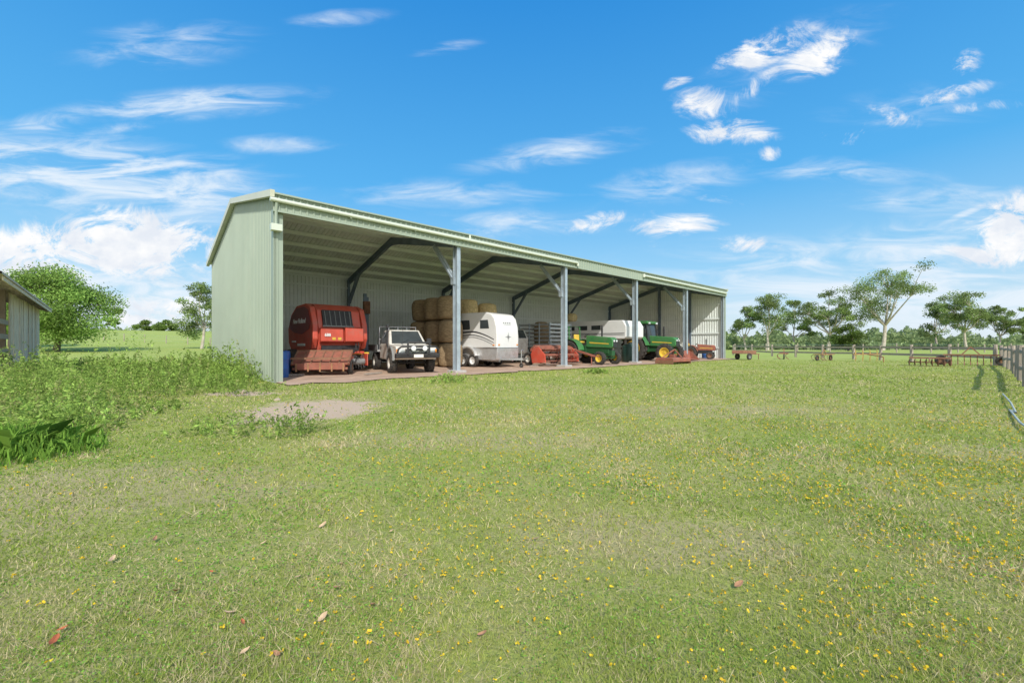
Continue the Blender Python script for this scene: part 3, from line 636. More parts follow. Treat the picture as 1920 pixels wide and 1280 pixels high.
x,y,_=S(24.2,1.6)
t2=tractor('large_tractor','large green tractor with closed dark cab and yellow wheels',(x,y,.03),FW+.05,jgreen,yellow,1.08,True,wide=.86,rr_=.83,fr=.55)
x,y,_=S(30.4,1.0)
t3=tractor('old_tractor','small faded red tractor at the far right end of the shed',(x,y,.03),FW+.3,rust,rust2,.72,False,wide=.75,rr_=.7,fr=.38)
# ---------------------------------------------------------------- gooseneck trailer
x,y,_=S(21.3,4.2)
b=thing('gooseneck_trailer','long white gooseneck trailer with boxy nose behind the two green tractors','trailer',(x,y,.03),FW)
MB().prism([(-3.0,.75),(1.0,.75),(1.15,1.5),(3.15,1.5),(3.3,1.62),(3.3,2.3),(3.05,2.68),(-2.9,2.78),(-3.0,2.7)],-1.05,1.05).build('body',white,b,bevel=.03,seg=3)
for sg in(-1,1):
    for i in range(4): MB().box((-2.3+1.1*i,sg*1.056,2.25),(.75,.012,.3)).build('window',glass,b,bevel=.004)
    MB().box((.2,sg*1.056,1.85),(6.0,.01,.06)).build('stripe',greyp,b); MB().box((.2,sg*1.056,1.75),(6.0,.01,.03)).build('stripe',greyp,b)
    for xv in(-1.6,-.7): wheel(b,xv,sg*.95,.4,.24,white,.55,side=sg)
    MB().box((-1.15,sg*1.08,.86),(1.9,.16,.08)).build('mudguard',alu,b)
    MB().bar((-3,sg*.6,.66),(1,sg*.6,.66),.1,.18).build('chassis_rail',greyp,b)
    MB().tube([(1.0,sg*.8,1.4),(1.0,sg*.8,.0)],.05,8).build('landing_leg',greyp,b)
MB().tube([(2.6,0,1.6),(2.6,0,.95)],.07,8).build('hitch_post',greyp,b)
x,y,_=S(21.1,6.0); o=bale_mesh(haylt,.4,.62); o.location=(x,y,2.8); tag(o,'small golden round hay bale lying on the white gooseneck trailer roof','hay bale')
# stock crate trailer
x,y,_=S(17.5,5.3)
b=thing('stock_trailer','grey slatted stock crate trailer behind the small green tractor','trailer',(x,y,.03),FW)
mb=MB()
for z in (1.15,1.4,1.65,1.9,2.15,2.4):
    for sg in(-1,1): mb.box((0,sg*1.0,z),(2.7,.03,.12))
    for e in(-1.35,1.35): mb.box((e,0,z),(.03,2.0,.12))
mb.build('slatted_sides',alu,b)
for e in(-1.35,-.45,.45,1.35):
    for sg in(-1,1): MB().box((e,sg*1.03,1.7),(.06,.05,1.6)).build('upright',galv,b)
MB().box((0,0,.9),(2.8,2.1,.14)).bar((1.4,0,.8),(2.3,0,.7),.1).box((-1,0,.65),(.4,.6,.4)).build('deck',greyp,b)
for sg in(-1,1): wheel(b,-.1,sg*.95,.38,.2,greyp,.5,side=sg)
MB().tube([(1.9,0,.7),(1.9,0,0)],.04,8).build('stand',greyp,b)
x,y,_=S(17.9,6.0); o=bale_mesh(haybr,.5,1.7); o.location=(x,y,1.0); tag(o,'tall brown round hay bale standing inside the grey stock crate','hay bale')
# pale box trailer
x,y,_=S(14.4,5.8)
b=thing('box_trailer','small pale enclosed trailer behind the rusty red mower','trailer',(x,y,.03),FW)
MB().prism([(-1.2,.6),(1.2,.6),(1.25,1.5),(.9,2.05),(-1.2,2.1)],-.8,.8).build('body',wwhite,b,bevel=.06)
for sg in(-1,1):
    MB().prism([(-.8,1.45),(.6,1.45),(.5,1.9),(-.8,1.9)],sg*.802,sg*.812).build('window',glass,b); wheel(b,-.2,sg*.86,.33,.18,greyp,.5,side=sg)
MB().panel([(1.24,-.65,1.52),(1.24,.65,1.52),(.93,.65,2.0),(.93,-.65,2.0)],.02).build('front_window',glass,b)
MB().bar((1.2,0,.55),(2.1,0,.5),.1).tube([(1.9,0,.5),(1.9,0,0)],.03,8).build('drawbar',greyp,b)
# poly tank
x,y,_=S(20.9,1.0)
b=thing('poly_tank','dark green round poly tank under the nose of the white gooseneck trailer','tank',(x,y,.03),0)
MB().lathe([(0,0),(.5,0),(.52,.05),(.53,.5),(.515,.52),(.53,.54),(.52,1.0),(.4,1.15),(.15,1.2),(0,1.2)],(0,0,0),'z',24).build('tank_body',M('dark_green_poly',(.02,.06,.05),.4),b)
MB().tube([(0,0,1.19),(0,0,1.27)],.13,14).build('lid',black,b)
# slasher
x,y=at(1262,26.0)
b=thing('slasher','rusty red low slasher deck lying on the grass before the last bays','slasher',(x,y,.02),UA-.1)
MB().prism([(-.6,.12),(.6,.12),(.6,.3),(.45,.36),(-.5,.36),(-.6,.3)],-.9,.9,'yz').build('deck',rust,b,bevel=.02)
MB().box((0,0,.45),(.3,.3,.2)).bar((-.5,.5,.3),(0,-.1,.85),.06).bar((.5,.5,.3),(0,-.1,.85),.06).bar((0,-.1,.85),(0,-.6,.35),.05).build('headstock',rust,b)
for e in(-.92,.92): MB().bar((e,-.6,.1),(e,.6,.1),.03,.2).build('skid',rust2,b)
x,y,_=S(26.3,-.3)
b=thing('front_loader_bucket','red implement frame with bucket beside the large green tractor','implement',(x,y,.03),FW)
MB().prism([(-.3,.05),(.45,.05),(.5,.1),(-.2,.12),(-.3,.7),(-.36,.7)],-.8,.8).build('bucket',rust,b,bevel=.01)
for sg in(-1,1): MB().prism([(-.3,.05),(.45,.05),(-.1,.6),(-.34,.7)],sg*.8,sg*.83).build('bucket_side',rust,b); 
MB().bar((-.3,-.5,.3),(-1.2,-.5,1.1),.09).bar((-.3,.5,.3),(-1.2,.5,1.1),.09).bar((-1.2,-.5,1.1),(-1.2,.5,1.1),.09).bar((-1.2,-.5,0),(-1.2,-.5,1.15),.08).bar((-1.2,.5,0),(-1.2,.5,1.15),.08).build('lift_arm',redp,b)
def drum(t,s,label,mat=blueb):
    x,y,_=S(t,s); b=thing('plastic_drum',label,'drum',(x,y,.03)); MB().lathe([(0,0),(.27,0),(.29,.03),(.29,.28),(.3,.3),(.29,.32),(.29,.6),(.3,.62),(.29,.64),(.29,.86),(.26,.9),(0,.89)],(0,0,0),'z',20).build('barrel',mat,b); MB().tube([(.15,0,.88),(.15,0,.93)],.04,8).build('bung',black,b)
drum(.62,2.0,'blue plastic drum inside the left front corner of the shed'); drum(.95,3.0,'blue plastic drum deepest behind the left corner, beside the baler'); drum(32.6,1.2,'blue plastic drum at the right end of the shed')
for i,(px,py,a) in enumerate(((540,706,.2),(700,703,1.2),(1000,688,.9))):
    x,y=gp(px,py); o=MB().box((0,0,.04),(1.1-.2*i,.14,.05)).build('timber_plank',woodg); o.location=(x,y,.03); o.rotation_euler=(0,0,a)
    tag(o,['loose timber plank on the dirt by the left corner of the shed','loose timber plank on the dirt between baler and ute','loose timber plank on the dirt near the horse trailer hitch'][i],'plank')
for i,(px,py,r) in enumerate(((452,738,.12),(520,752,.07),(600,782,.05))):
    x,y=gp(px,py); import bmesh
    bm=bmesh.new(); bmesh.ops.create_icosphere(bm,subdivisions=3,radius=r)
    for v_ in bm.verts: v_.co*=random.uniform(.9,1.08); v_.co.z*=.6
    me=bpy.data.meshes.new('stone'); bm.to_mesh(me); bm.free(); me.materials.append(stonem); o=bpy.data.objects.new('stone',me); C.objects.link(o); o.location=(x,y,r*.3)
    tag(o,['rounded brown stone near the end wall of the shed','small brown stone at the back edge of the bare patch','tiny stone in the middle of the bare patch'][i],'stone')
# ---------------------------------------------------------------- timber shed
fxx,fyy=at(73,21.0)
ws=thing('timber_shed','old grey timber plank shed with rusty tin eave at the left edge','shed',(fxx,fyy,0),math.atan2(-.724,.69))
xx_=0
while xx_<9.6:
    w_=random.uniform(.3,.5); MB().box((xx_+w_/2,.0+random.uniform(-.015,.015),1.42),(w_-.05,.03,2.84+random.uniform(-.03,.05)),Matrix.Rotation(R(random.uniform(-.6,.6)),3,'Y')).build('plank',woodl if random.random()<.6 else woodl2,ws); xx_+=w_
for e in (0,3.2,6.4,9.7,12.5): MB().box((e,-.14,1.45),(.18,.16,2.9)).build('post',woodd,ws)
for z in (.5,.95,1.4,1.85): MB().box((12,-.02,z),(4.4,.05,.15)).build('yard_rail',woodg,ws)
MB().box((5,-4.2,1.8),(12,.06,3.6)).build('rear_wall',woodd,ws)
mb=MB(); mb.add([(-.5,.42,2.86),(15,.42,2.86),(15,-4.6,4.2),(-.5,-4.6,4.2)],[(0,1,2,3)]); mb.add([(-.5,.42,2.92),(15,.42,2.92),(15,-4.6,4.26),(-.5,-4.6,4.26)],[(0,1,2,3)]); mb.add([(-.5,.42,2.86),(15,.42,2.86),(15,.42,2.92),(-.5,.42,2.92)],[(0,1,2,3)]); mb.add([(-.5,.42,2.86),(-.5,-4.6,4.2),(-.5,-4.6,4.26),(-.5,.42,2.92)],[(0,1,2,3)]); mb.build('tin_roof',tin,ws)
for e in (0,1.6,3.2,4.8,6.4,8,9.6,11.2,12.8): MB().bar((e,.36,2.80),(e,-4.4,4.07),.07,.1).build('rafter',woodg,ws)
MB().box((7,.38,2.80),(15,.03,.1)).build('eave_board',woodl,ws)
# ---------------------------------------------------------------- fences
def fence(name,label,pts,sp,ph,mat,rails=(.45,.95),pw=.13,rm=None,rw=.09,wob=.04,wire=False):
    b=thing(name,label,'fence',(pts[0][0],pts[0][1],0)); ox,oy=pts[0]
    rl=[MB() for _ in rails]
    for a,c in zip(pts[:-1],pts[1:]):
        L_=math.hypot(c[0]-a[0],c[1]-a[1]); n_=max(1,round(L_/sp)); prev=None
        for i in range(n_+1):
            u=i/n_; x=a[0]+(c[0]-a[0])*u; y=a[1]+(c[1]-a[1])*u; z=float(terr(x,y)); h=ph*random.uniform(.93,1.08)
            mb=MB(); mb.tube([(0,0,-.1),(random.uniform(-wob,wob),random.uniform(-wob,wob),h)],[pw/2,pw/2*.9],7)
            o=mb.build('post',mat,b); o.location=(x-ox,y-oy,z)
            cur=[(x-ox,y-oy,z+r_+random.uniform(-wob,wob)) for r_ in rails]
            if prev:
                for r_,(p,q) in zip(rl,zip(prev,cur)):
                    if wire: r_.tube([p,q],.008,4)
                    else: r_.bar(p,q,.05,rw)
            prev=cur
    for r_ in rl: r_.build('wire' if wire else 'rail',rm or mat,b)
    return b
fence('timber_rail_fence','long timber two-rail fence across the paddock right of the shed',[(24.8,48.5),(26.2,40),(27.3,34.6),(26.9,24.1)],2.9,1.15,woodg,rm=M('rail_timber',(.36,.30,.24),.9),pw=.2,rw=.15)
fence('near_rail_fence','weathered grey timber yard fence at the right edge running toward the camera',[(26.9,23.8),(21.4,18.5),(16.2,13.8),(11.95,9.9)],2.7,1.05,woodg,rails=(.45,.92),pw=.16,rw=.10,wob=.04)
fence('far_post_fence','thin post and wire fence far across the right-hand paddock',[(34,66),(60,62),(95,66)],4.5,1.3,woodg,rails=(.4,.8,1.15),pw=.16,wire=True,rm=galv)
fence('hill_fence','post and wire fence on the green slope left of the shed',[(-66,70),(-46,66),(-33,62)],4.0,1.2,woodg,rails=(.4,.8,1.1),pw=.14,wire=True,rm=galv)
hp=[gp(1880,742),gp(1895,762),gp(1905,778),gp(1893,770),gp(1912,800),gp(1930,815),gp(1945,830)]
mb=MB(); pts=[(a-hp[0][0],c-hp[0][1],.05+.03*math.sin(i*1.7)) for i,(a,c) in enumerate(hp)]
sm=[]
for i in range(len(pts)-1):
    for u in (0,.33,.66): 
        p=Vector(pts[i]).lerp(Vector(pts[i+1]),u); sm.append(p)
mb.tube(sm,.014,8); o=mb.build('garden_hose',hosem); o.location=(hp[0][0],hp[0][1],0); tag(o,'pale green poly hose lying in the grass by the right-hand fence','hose')
# ---------------------------------------------------------------- paddock implements
def implement(kind,px,py,label,rz=0,sc=1,mat=orust):
    x,y=gp(px,py); b=thing(kind,label,'farm implement',(x,y,0),rz); b.scale=(sc,sc,sc)
    if kind=='disc_harrow':
        for r_ in range(2):
            yv=-.45+.9*r_; mb=MB()
            for i in range(8):
                mb.lathe([(0,-.03),(.15,-.01),(.26,.04),(.25,.05),(.14,0),(0,-.015)],(-1.0+.28*i,yv+.06*(i-4)*(1 if r_ else -1),.25),'x',14)
            mb.tube([(-1.05,yv-.24*(1 if r_ else -1),.25),(1.05,yv+.24*(1 if r_ else -1),.25)],.03,6); mb.build('disc_gang',mat,b)
        MB().bar((-1,-.5,.55),(1,-.5,.55),.08).bar((-1,.5,.55),(1,.5,.55),.08).bar((-.6,-.5,.55),(-.6,.5,.55),.08).bar((.6,-.5,.55),(.6,.5,.55),.08).bar((0,-.5,.55),(0,-1.4,.4),.08).build('frame',rust2,b)
    elif kind=='cultivator':
        MB().bar((-1.2,-.4,.65),(1.2,-.4,.65),.08).bar((-1.2,.4,.65),(1.2,.4,.65),.08).bar((-1.1,-.4,.65),(-1.1,.4,.65),.08).bar((1.1,-.4,.65),(1.1,.4,.65),.08).bar((-.4,0,.65),(0,0,1.15),.06).bar((.4,0,.65),(0,0,1.15),.06).build('frame',mat,b)
        for i in range(9):
            xv=-1.1+.275*i; yv=-.4 if i%2 else .4; MB().tube([(xv,yv,.65),(xv,yv+.25,.5),(xv,yv+.2,.2),(xv,yv-.05,.0)],.025,5).build('tine',rust2,b)
        for sg in(-1,1): wheel(b,sg*1.3,0,.3,.12,rust2,.5)
    elif kind=='hay_rake':
        MB().bar((-1.5,0,.6),(1.5,0,.6),.07).bar((0,0,.6),(0,-1.2,.4),.07).bar((0,-1.2,.4),(0,-1.2,0),.05).build('frame',mat,b)
        for i in range(4):
            xv=-1.2+.8*i; mb=MB(); mb.lathe([(.36,-.01),(.38,0),(.36,.01),(.34,0),(.36,-.01)],(0,0,0),'y',18)
            for a in range(14): t=a*.4488; mb.tube([(.05*math.cos(t),0,.05*math.sin(t)),(.5*math.cos(t),.03,.5*math.sin(t))],.008,4)
            o=mb.build('rake_wheel',dyel,b); o.location=(xv,0,.5); o.rotation_euler=(0,0,.5)
    else:
        MB().box((0,0,.6),(1.9,1.1,.06)).box((0,.55,.75),(1.9,.04,.28)).box((0,-.55,.75),(1.9,.04,.28)).bar((.9,0,.55),(2.1,0,.5),.08).bar((2.0,0,.5),(2.0,0,0),.05).build('tray',mat,b)
        for sg in(-1,1): wheel(b,-.1,sg*.65,.3,.15,greyp,.5,side=sg)
    return b
implement('disc_harrow',1742,686,'rusty disc harrow in front of the rail fence, left of the tined cultivator',-.75,.8,mat=rust2)
implement('cultivator',1820,685,'rusty tined cultivator with upright headstock left of the right-hand yard fence',-.8,.9,mat=rust2)
implement('hay_rake',1625,678,'old wheel hay rake with dull yellow wheels by the long rail fence',.3,.85)
implement('cultivator',1545,676,'low rusty cultivator by the middle of the long rail fence',.5,.7,mat=orust)
implement('cultivator',1470,673,'rusty red cultivator frame nearest the right end of the shed but one',1.0,.7,mat=rust)
implement('tray_trailer',1395,674,'small rusty tray trailer just right of the shed end',.4,.8,mat=rust2)
# ---------------------------------------------------------------- trees
def tree(name,label,px,topy,hw,depth,kind='gum',group=None,clumps=22,tone=1.0,trunk=True,dens=1.0,tcol=None,low=.38):
    x,y=at(px,depth); z0=float(terr(x,y)); Ht=(HY-topy)*depth/F+H0-z0; Wd=hw*depth/F
    b=thing(name,label,'tree' if kind!='shrub' else 'shrub',(x,y,z0-.05),0,group)
    cs=[];rs=[]; gum=kind=='gum'
    lobes=[]
    if gum:
        nl=max(3,clumps//6); a0=random.random()*6.28
        for i in range(nl):
            a=a0+i*6.283/nl+random.uniform(-.5,.5); rr=random.uniform(.35,.75) if i else .12
            lobes.append(Vector((math.cos(a)*rr*Wd,math.sin(a)*rr*Wd,(random.uniform(low+.08,.82) if i else .86)*Ht)))
    for i in range(clumps):
        for _ in range(30):
            if gum:
                l=lobes[i%len(lobes)]; c=l+Vector((random.gauss(0,.20)*Wd,random.gauss(0,.20)*Wd,random.gauss(0,.075)*Ht)); c.z=min(max(c.z,low*Ht),.95*Ht)
            else:
                a=random.random()*6.283; rr=math.sqrt(random.random()); hz_=random.uniform(low,.97)
                env={'round':math.sqrt(max(.05,1-((hz_-.5)/.52)**2)),'shrub':math.sqrt(max(.05,1-((hz_-.45)/.55)**2))}[kind]
                c=Vector((math.cos(a)*rr*Wd*env*.85,math.sin(a)*rr*Wd*env*.85,hz_*Ht))
            if all((c-d).length>(.08*Ht) for d in cs): break
        cs.append(c); rs.append(Ht*random.uniform(.045,.095) if gum else min(Wd,Ht)*random.uniform(.2,.32))
    cs[0]=Vector((random.uniform(-.1,.1)*Wd,0,Ht*.94))
    if trunk:
        mb=MB(); tr=Ht*.018 if gum else Ht*.03; fork=Ht*(random.uniform(.24,.36) if gum else .2)
        bend=Vector((random.uniform(-.05,.05)*Ht,0,fork)); mb.tube([(0,0,-.1),bend*.5+Vector((random.uniform(-.1,.1),0,0)),bend],[tr*1.3,tr*1.05,tr*.9],8)
        mains=[]
        ends=[l*.85 for l in lobes] if gum else [Vector((math.cos(i*1.57)*Wd*.35,math.sin(i*1.57)*Wd*.35,Ht*.7)) for i in range(4)]
        for e in ends:
            e=Vector((e.x,e.y,max(e.z,fork*1.15))); mid=bend.lerp(e,.5)+Vector((random.uniform(-.03,.03)*Ht,0,-.02*Ht))
            mb.tube([bend,mid,e],[tr*.65,tr*.45,tr*.25],6); mains+= [mid,e]
        for c in cs:
            m_=min(mains,key=lambda q:(q-c).length+ (0 if q.z<c.z else 3)); mb.tube([m_,m_.lerp(c,.5)+Vector((0,0,.02*Ht)),c],[tr*.28,tr*.18,tr*.08],5)
        mb.build('trunk',bark if gum else barkd,b)
    P=[];CO=[];SZ=[]
    basec=np.array(tcol if tcol is not None else ((.20,.28,.10) if gum else (.18,.29,.07)))*tone
    px_m=depth/433.
    for c,r in zip(cs,rs):
        n_=int((190 if gum else 420)*dens)
        d=unit(rng.normal(size=(n_,3)))*(rng.random((n_,1))**.45)*r*np.array([1.35,1.35,.8])
        P.append(np.array(c)+d+rng.normal(size=(n_,3))*r*.18); tt=random.uniform(.6,1.4); CO.append(basec*tt*(.7+.6*rng.random((n_,1)))+np.array([.04,.03,.01])*rng.random((n_,1)))
        SZ.append(np.full(n_,max(.75*px_m,.12 if depth>30 else .06))*(.7+.6*rng.random(n_)))
    leaves('crown',np.concatenate(P),np.concatenate(SZ),np.concatenate(CO),LEAF,b)
    return b
GG='gum trees beyond the paddock'
gl=[('pale gum tree nearest the right end of the shed',1398,573,32,95,26),
('slender gum tree second from the right end of the shed',1440,548,32,90,30),
('bushy gum tree left of the broad twin-crowned gum',1492,562,32,100,30),
('broad gum tree with two crowns between the shed and the tallest gum',1552,543,50,92,54),
('tallest spreading gum tree in the right-hand paddock',1655,500,74,88,62),
('gum tree just right of the tallest gum',1757,563,34,105,30),
('wide gum tree with dense crown near the right edge',1812,545,46,92,54),
('gum tree at the right edge of the paddock beyond the yard fence',1872,572,38,100,40),
('rightmost low gum tree beyond the yard fence',1925,590,30,100,26)]
for l,px,ty,hw,d,cl in gl: tree('gum_tree',l,px,ty,hw,d,'gum',GG,cl,low=.36 if ty<560 else .2)
tree('dark_shrub','dark green rounded shrub at the foot of the tallest gum tree',1590,611,34,80,'shrub',None,16,.5,True,1.0,low=.15)
tree('broad_tree','big light green rounded tree behind the old timber shed',105,512,88,46,'round',None,60,1.2,True,1.3,low=.2)
tree('broad_tree','second green tree at the far left partly behind the timber shed roof',20,530,50,50,'round',None,26,1.1,True,1.0,low=.2)
tree('gum_tree','gum tree half hidden behind the left end wall of the shed',378,530,40,58,'gum',None,46,1.15,low=.15)
tree('gum_tree','small gum tree on the slope right of the big rounded tree',216,578,20,110,'gum',None,20,.95,low=.25)
tree('gum_tree','left one of two small dark trees on the hill crest',273,602,17,150,'round',None,9,.7,low=.2)
tree('gum_tree','right one of two small dark trees on the hill crest',310,602,20,150,'round',None,10,.7,low=.2)
def belt(name,label,a0,a1,d0,d1,h0,h1,n,tone):
    ag=rng.uniform(a0,a1,n); dd=rng.uniform(d0,d1,n); x=ag*dd; y=dd; hh=(h0+(h1-h0)*fbm(ag*22,ag*0+dd*.03,3)**1.3)*(.65+.5*vn(ag*90,dd*.05)); z=terr(x,y)+hh*rng.random(n)**.7
    tt=(.6+.8*fbm(ag*60,hh))[:,None]; col=np.array([.22,.28,.13])*tone*tt*(.7+.6*rng.random((n,1)))
    o=leaves(name,np.stack([x,y,z],1),.5*(.7+.6*rng.random(n)),col); o['kind']='stuff'; o['label']=label; o['category']='trees'
belt('distant_woodland','distant belt of trees along the horizon behind the gums',.48,1.35,120,165,1.5,9,22000,1.1)
belt('distant_scrub','low pale scrub along the far side of the right-hand paddock',.48,1.3,95,110,.8,3,9000,1.3)
belt('hill_woodland','low line of trees beyond the slope on the left',-1.4,-.6,190,230,2,6,6000,1)
# ---------------------------------------------------------------- weeds at left
def bound(y): return -4.4-(np.clip(y,3,13)-4.2)*.36
def weeds(name,n,ysamp,xsamp,hfun,lsz,tone,nl=34):
    P=[];CO=[];SZ=[]
    for i in range(n):
        y=ysamp(); x=xsamp(y)
        if inshed(np.array(x),np.array(y)): continue
        h=hfun(x,y)
        if h<.08: continue
        k=int(nl*(.6+.6*h)); u=rng.random(k)**.7; ln=rng.normal(size=2)*.22; rad=.02+.09*(1-u)*h
        an=rng.uniform(0,6.28,k)
        p=np.stack([x+ln[0]*u*h+np.cos(an)*rad,y+ln[1]*u*h+np.sin(an)*rad,float(terr(x,y))+u*h],1)
        tt=random.uniform(.6,1.35)*(.7+.65*float(fbm(np.array(x*.8+31),np.array(y*.8)))); c=np.array([.27,.39,.09])*tone*tt*(.7+.6*rng.random((k,1)))
        if random.random()<.15: c=c*.6+np.array([.20,.17,.09])
        P.append(p);CO.append(c);SZ.append(np.full(k,lsz*max(1,y/9))*(.5+.8*rng.random(k)))
    return leaves(name,np.concatenate(P),np.concatenate(SZ),np.concatenate(CO),LEAF,None,elong=1.3)
def hw_(x,y):
    e=float(bound(y))-x; v=float(fbm(np.array(x*.75+5),np.array(y*.75)))
    return min(1,max(.05,e/1.5))*max(0.06,(v-.24)*2.5)*random.uniform(.4,1.2)*(.62 if y<7 else .9)*(1-.45*float(sst(-11,-18,x)))
o=weeds('tall_weeds',4800,lambda:math.sqrt(random.uniform(4.6**2,20**2)),lambda y:random.uniform(-1.3*y-.5,float(bound(y))+.25) if -1.3*y-.5<bound(y) else float(bound(y)),hw_,.021,1.0)
o['kind']='stuff'; o['label']='tall green weeds growing left of the shed'; o['category']='weeds'
def clump(label,px,py,rad,h,n,tone=1.0,ls=.02,name='weed_clump'):
    x,y=gp(px,py); o=weeds(name,n,lambda:y+random.uniform(-rad,rad)*.8,lambda yy_:x+random.gauss(0,rad*.5),lambda a,c:h*random.uniform(.4,1.1)*max(.3,1-abs(a-x)/rad*.7),ls,tone,20); tag(o,label,'weeds')
clump('weed clump with upright stems in the middle of the bare patch front edge',555,812,.42,.42,60)
clump('spreading low weed clump left of the bare patch',440,806,.7,.26,90)
clump('low weed clump at the base of the second front column',845,716,.9,.3,80,1.1)
clump('broad weed bush at the foot of the shed end wall',470,738,.9,.42,110,1.0)
clump('small dark weed tuft beside the third front column',1120,700,.6,.22,60,.9)
clump('dense leafy weed bush in front of the tall weeds at left',120,800,.8,.5,170,1.1,.024)
def tuft(label,px,py,rad,h,n,tone=1.0,w=.008):
    x,y=gp(px,py); a=rng.uniform(0,6.28,n); r=rng.random(n)**.8*rad; bx_=x+np.cos(a)*r; by_=y+np.sin(a)*r; hh=h*(.35+.8*rng.random(n))*(1.1-.6*r/rad); la=rng.uniform(0,6.28,n); ln=.3+.8*rng.random(n)
    wa=rng.uniform(0,6.28,n); z=terr(bx_,by_); B=np.stack([bx_,by_,z],1); Wv=np.stack([np.cos(wa),np.sin(wa),0*wa],1)*w
    Dv=np.stack([np.cos(la),np.sin(la),0*la],1); Mv=B+Dv*(ln*hh*.3)[:,None]+np.array([0,0,1])*(hh*.7)[:,None]; T=B+Dv*(ln*hh)[:,None]+np.array([0,0,1])*(hh*.85)[:,None]
    v=np.stack([B-Wv,B+Wv,Mv+Wv*.8,T,Mv-Wv*.8],1).reshape(-1,3)
    o=rawmesh('grass_tussock',v,5,LEAF,None,np.array([.24,.42,.07])*tone*(.6+.7*rng.random((n,1)))); tag(o,label,'grass')
tuft('bright broad-bladed grass tussock at the left edge of the photo',20,850,.75,.38,800)
tuft('smaller grass tussock in front of the weeds, right of the left-edge tussock',110,850,.4,.18,260,.9,.006)
# ---------------------------------------------------------------- world
w=bpy.data.worlds.new('World'); bpy.context.scene.world=w; w.use_nodes=True; n_=w.node_tree; N=n_.nodes; L=n_.links; N.clear()
SUN_EL=R(41); SUN_AZ_VEC=Vector((.22,-1,0)).normalized()
out=N.new('ShaderNodeOutputWorld'); bg=N.new('ShaderNodeBackground'); L.new(bg.outputs[0],out.inputs[0]); ST=.15; bg.inputs[1].default_value=ST
sky=N.new('ShaderNodeTexSky'); sky.sky_type='NISHITA'; sky.sun_disc=False; sky.sun_elevation=SUN_EL; sky.sun_rotation=math.atan2(SUN_AZ_VEC.x,SUN_AZ_VEC.y)
tc=N.new('ShaderNodeTexCoord'); sp=N.new('ShaderNodeSeparateXYZ'); L.new(tc.outputs['Generated'],sp.inputs[0])
k=1/ST
ramp=N.new('ShaderNodeValToRGB'); e=ramp.color_ramp.elements
e[0].position=0; e[0].color=(.78,.87,.93,1); e[1].position=.62; e[1].color=(.025,.29,.77,1)
for p,c in ((.06,(.60,.80,.94,1)),(.16,(.31,.65,.95,1)),(.32,(.09,.46,.91,1))):
    q=e.new(p); q.color=c
L.new(sp.outputs[2],ramp.inputs[0])
def vm(op,a,b_=None,scale=None):
    q=N.new('ShaderNodeVectorMath'); q.operation=op; L.new(a,q.inputs[0])
    if b_ is not None:
        if isinstance(b_,tuple): q.inputs[1].default_value=b_
        else: L.new(b_,q.inputs[1])
    if scale is not None: q.inputs['Scale'].default_value=scale
    return q
grad=vm('SCALE',ramp.outputs[0],None,k).outputs[0]
base=mixc(.90,sky.outputs[0],grad)
ym=mth('MAXIMUM',sp.outputs[1],.05); av=mth('DIVIDE',sp.outputs[0],ym); bv=mth('DIVIDE',sp.outputs[2],ym)
cb=N.new('ShaderNodeCombineXYZ'); L.new(av,cb.inputs[0]); L.new(bv,cb.inputs[1]); P2=cb.outputs[0]
def nz(sc,det,ro,stretch=(1,1,1),rot=0,dist=0.):
    mp=N.new('ShaderNodeMapping'); mp.inputs['Scale'].default_value=stretch; mp.inputs['Rotation'].default_value=(0,0,rot); L.new(P2,mp.inputs[0])
    q=N.new('ShaderNodeTexNoise'); q.inputs['Scale'].default_value=sc; q.inputs['Detail'].default_value=det; q.inputs['Roughness'].default_value=ro; q.inputs['Distortion'].default_value=dist; L.new(mp.outputs[0],q.inputs['Vector']); return q.outputs[0]
def blob(px,py,rx,ry,rot=0,amp=1.):
    mp=N.new('ShaderNodeMapping'); mp.vector_type='TEXTURE'; mp.inputs['Location'].default_value=((px-960)/F,(HY-py)/F,0); mp.inputs['Scale'].default_value=(rx/F,ry/F,1); mp.inputs['Rotation'].default_value=(0,0,R(rot)); L.new(P2,mp.inputs[0])
    q=vm('LENGTH',mp.outputs[0]); r=N.new('ShaderNodeMapRange'); r.inputs[1].default_value=1.7; r.inputs[2].default_value=0; r.inputs[3].default_value=0; r.inputs[4].default_value=amp; r.interpolation_type='SMOOTHSTEP'; L.new(q.outputs['Value'],r.inputs[0]); return r.outputs[0]
def mx(l):
    r=l[0]
    for q in l[1:]: r=mth('MAXIMUM',r,q)
    return r
cum=mx([blob(215,455,180,66,3,1.8),blob(80,485,160,58,0,1.7),blob(340,480,110,52,0,1.6),blob(280,585,120,38,0,1.4),blob(40,545,150,46,0,1.4),
 blob(1440,90,110,34,22,1.1),blob(1540,100,105,40,28,1.15),blob(1325,195,66,36,-5,1.1),blob(1410,165,95,20,35,.95),blob(1378,247,90,28,0,1.15),blob(1812,120,36,26,30,.95),blob(1790,175,80,19,15,1.05),blob(1680,220,60,24,-15,1.0),blob(1590,248,54,27,15,1.05),blob(1845,200,90,14,5,.85),blob(1442,288,26,17,0,.95),blob(1265,155,40,13,15,.85),
 blob(1130,416,95,20,8,1.0),blob(1265,426,95,26,5,1.1),blob(1400,458,95,19,0,1.0),blob(1350,370,80,15,-8,.95),blob(1225,460,40,14,0,.8),
 blob(1895,405,115,48,15,1.7),blob(1870,468,115,38,0,1.5),blob(1880,375,60,14,30,.8)])
cn=nz(6,14,.70,(1,1.7,1),R(-14),.9)
cd=N.new('ShaderNodeMapRange'); cd.interpolation_type='SMOOTHSTEP'; cd.inputs[1].default_value=.34; cd.inputs[2].default_value=1.25
L.new(mth('MULTIPLY',cum,mth('ADD',mth('MULTIPLY',mth('SUBTRACT',cn,.5),5.6),.82)),cd.inputs[0])
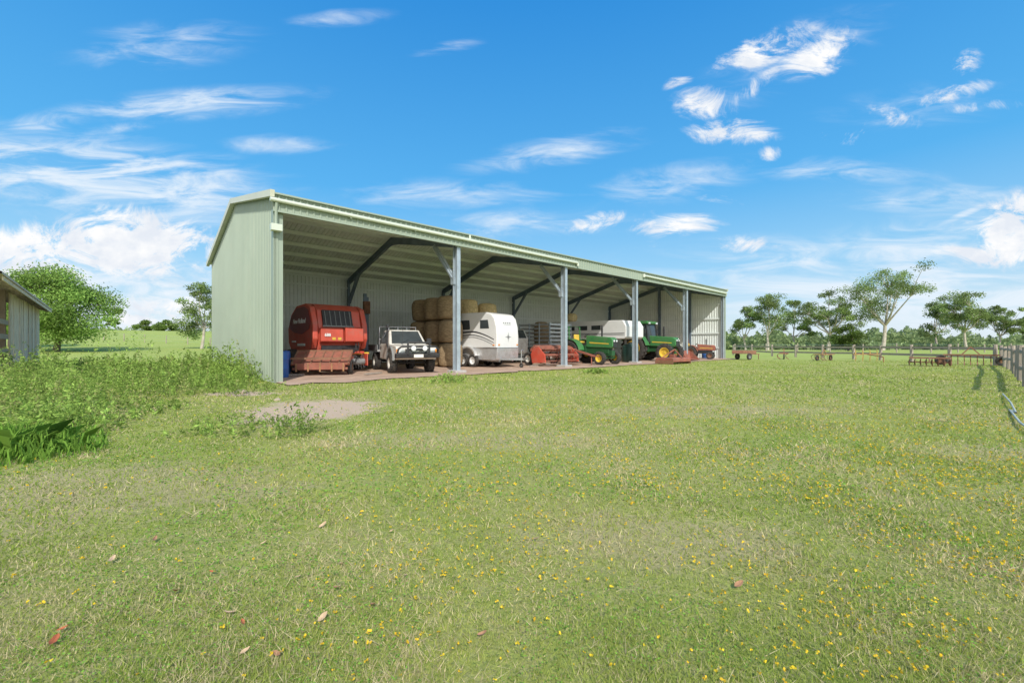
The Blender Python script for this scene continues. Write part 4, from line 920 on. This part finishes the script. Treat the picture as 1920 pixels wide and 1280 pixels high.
wi=mx([blob(370,195,210,30,4,1.1),blob(80,235,110,28,15,.9),blob(200,245,140,14,10,.7),blob(180,330,350,75,-8,1.5),blob(300,85,190,45,5,.75),blob(520,272,110,20,0,.75),blob(1040,285,170,30,10,.9),blob(1250,345,170,38,8,.8),blob(1750,372,190,28,0,.85),blob(1790,410,85,9,25,1.0),blob(850,365,220,30,0,.8),blob(840,90,70,14,10,.7),blob(640,35,100,18,5,.7),blob(1560,320,210,28,-5,.8),blob(1480,110,220,60,25,.6),blob(1720,200,220,50,8,.5),blob(1700,560,400,75,0,1.5),blob(1500,500,320,56,0,1.0),blob(1680,470,240,60,10,1.1),blob(950,420,260,34,3,.8),blob(180,560,370,85,0,1.5)])
wn=nz(4.5,11,.62,(1,4.5,1),R(-8),.8)
wd=N.new('ShaderNodeMapRange'); wd.interpolation_type='SMOOTHSTEP'; wd.inputs[1].default_value=.12; wd.inputs[2].default_value=1.35; wd.inputs[4].default_value=.9
L.new(mth('MULTIPLY',wi,mth('ADD',mth('MULTIPLY',mth('SUBTRACT',wn,.5),3.6),.72)),wd.inputs[0])
whi=vm('SCALE',mixc(mrange(nz(9,6,.6,(1,1.6,1)),.4,.62),(.80,.85,.93),(1.02,1.02,1.02)),None,k).outputs[0]
c1=mixc(wd.outputs[0],base,(.82*k,.91*k,1.0*k))
c2=mixc(cd.outputs[0],c1,whi)
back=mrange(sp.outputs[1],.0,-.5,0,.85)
c3=mixc(back,c2,(1.3*k,1.3*k,1.3*k))  # white glow added to the unseen sky behind camera, brightens the shed interior
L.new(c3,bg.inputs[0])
sd=bpy.data.lights.new('sun','SUN'); sd.energy=4.0; sd.angle=R(.6); sd.color=(1,.95,.87); so=bpy.data.objects.new('sun',sd); C.objects.link(so)
dirv=Vector((SUN_AZ_VEC.x*math.cos(SUN_EL),SUN_AZ_VEC.y*math.cos(SUN_EL),math.sin(SUN_EL))); so.rotation_euler=dirv.to_track_quat('Z','Y').to_euler(); so.location=(0,-5,20)
cam=bpy.data.cameras.new('camera'); co=bpy.data.objects.new('camera',cam); C.objects.link(co); co.location=(0,0,H0); co.rotation_euler=(R(90),0,0)
cam.sensor_width=36; cam.lens=36*F/1920; cam.shift_y=6/1920; cam.clip_start=.05; cam.clip_end=6000
sc=bpy.context.scene; sc.camera=co; sc.view_settings.view_transform='Standard'; sc.view_settings.look='None'; sc.view_settings.exposure=0
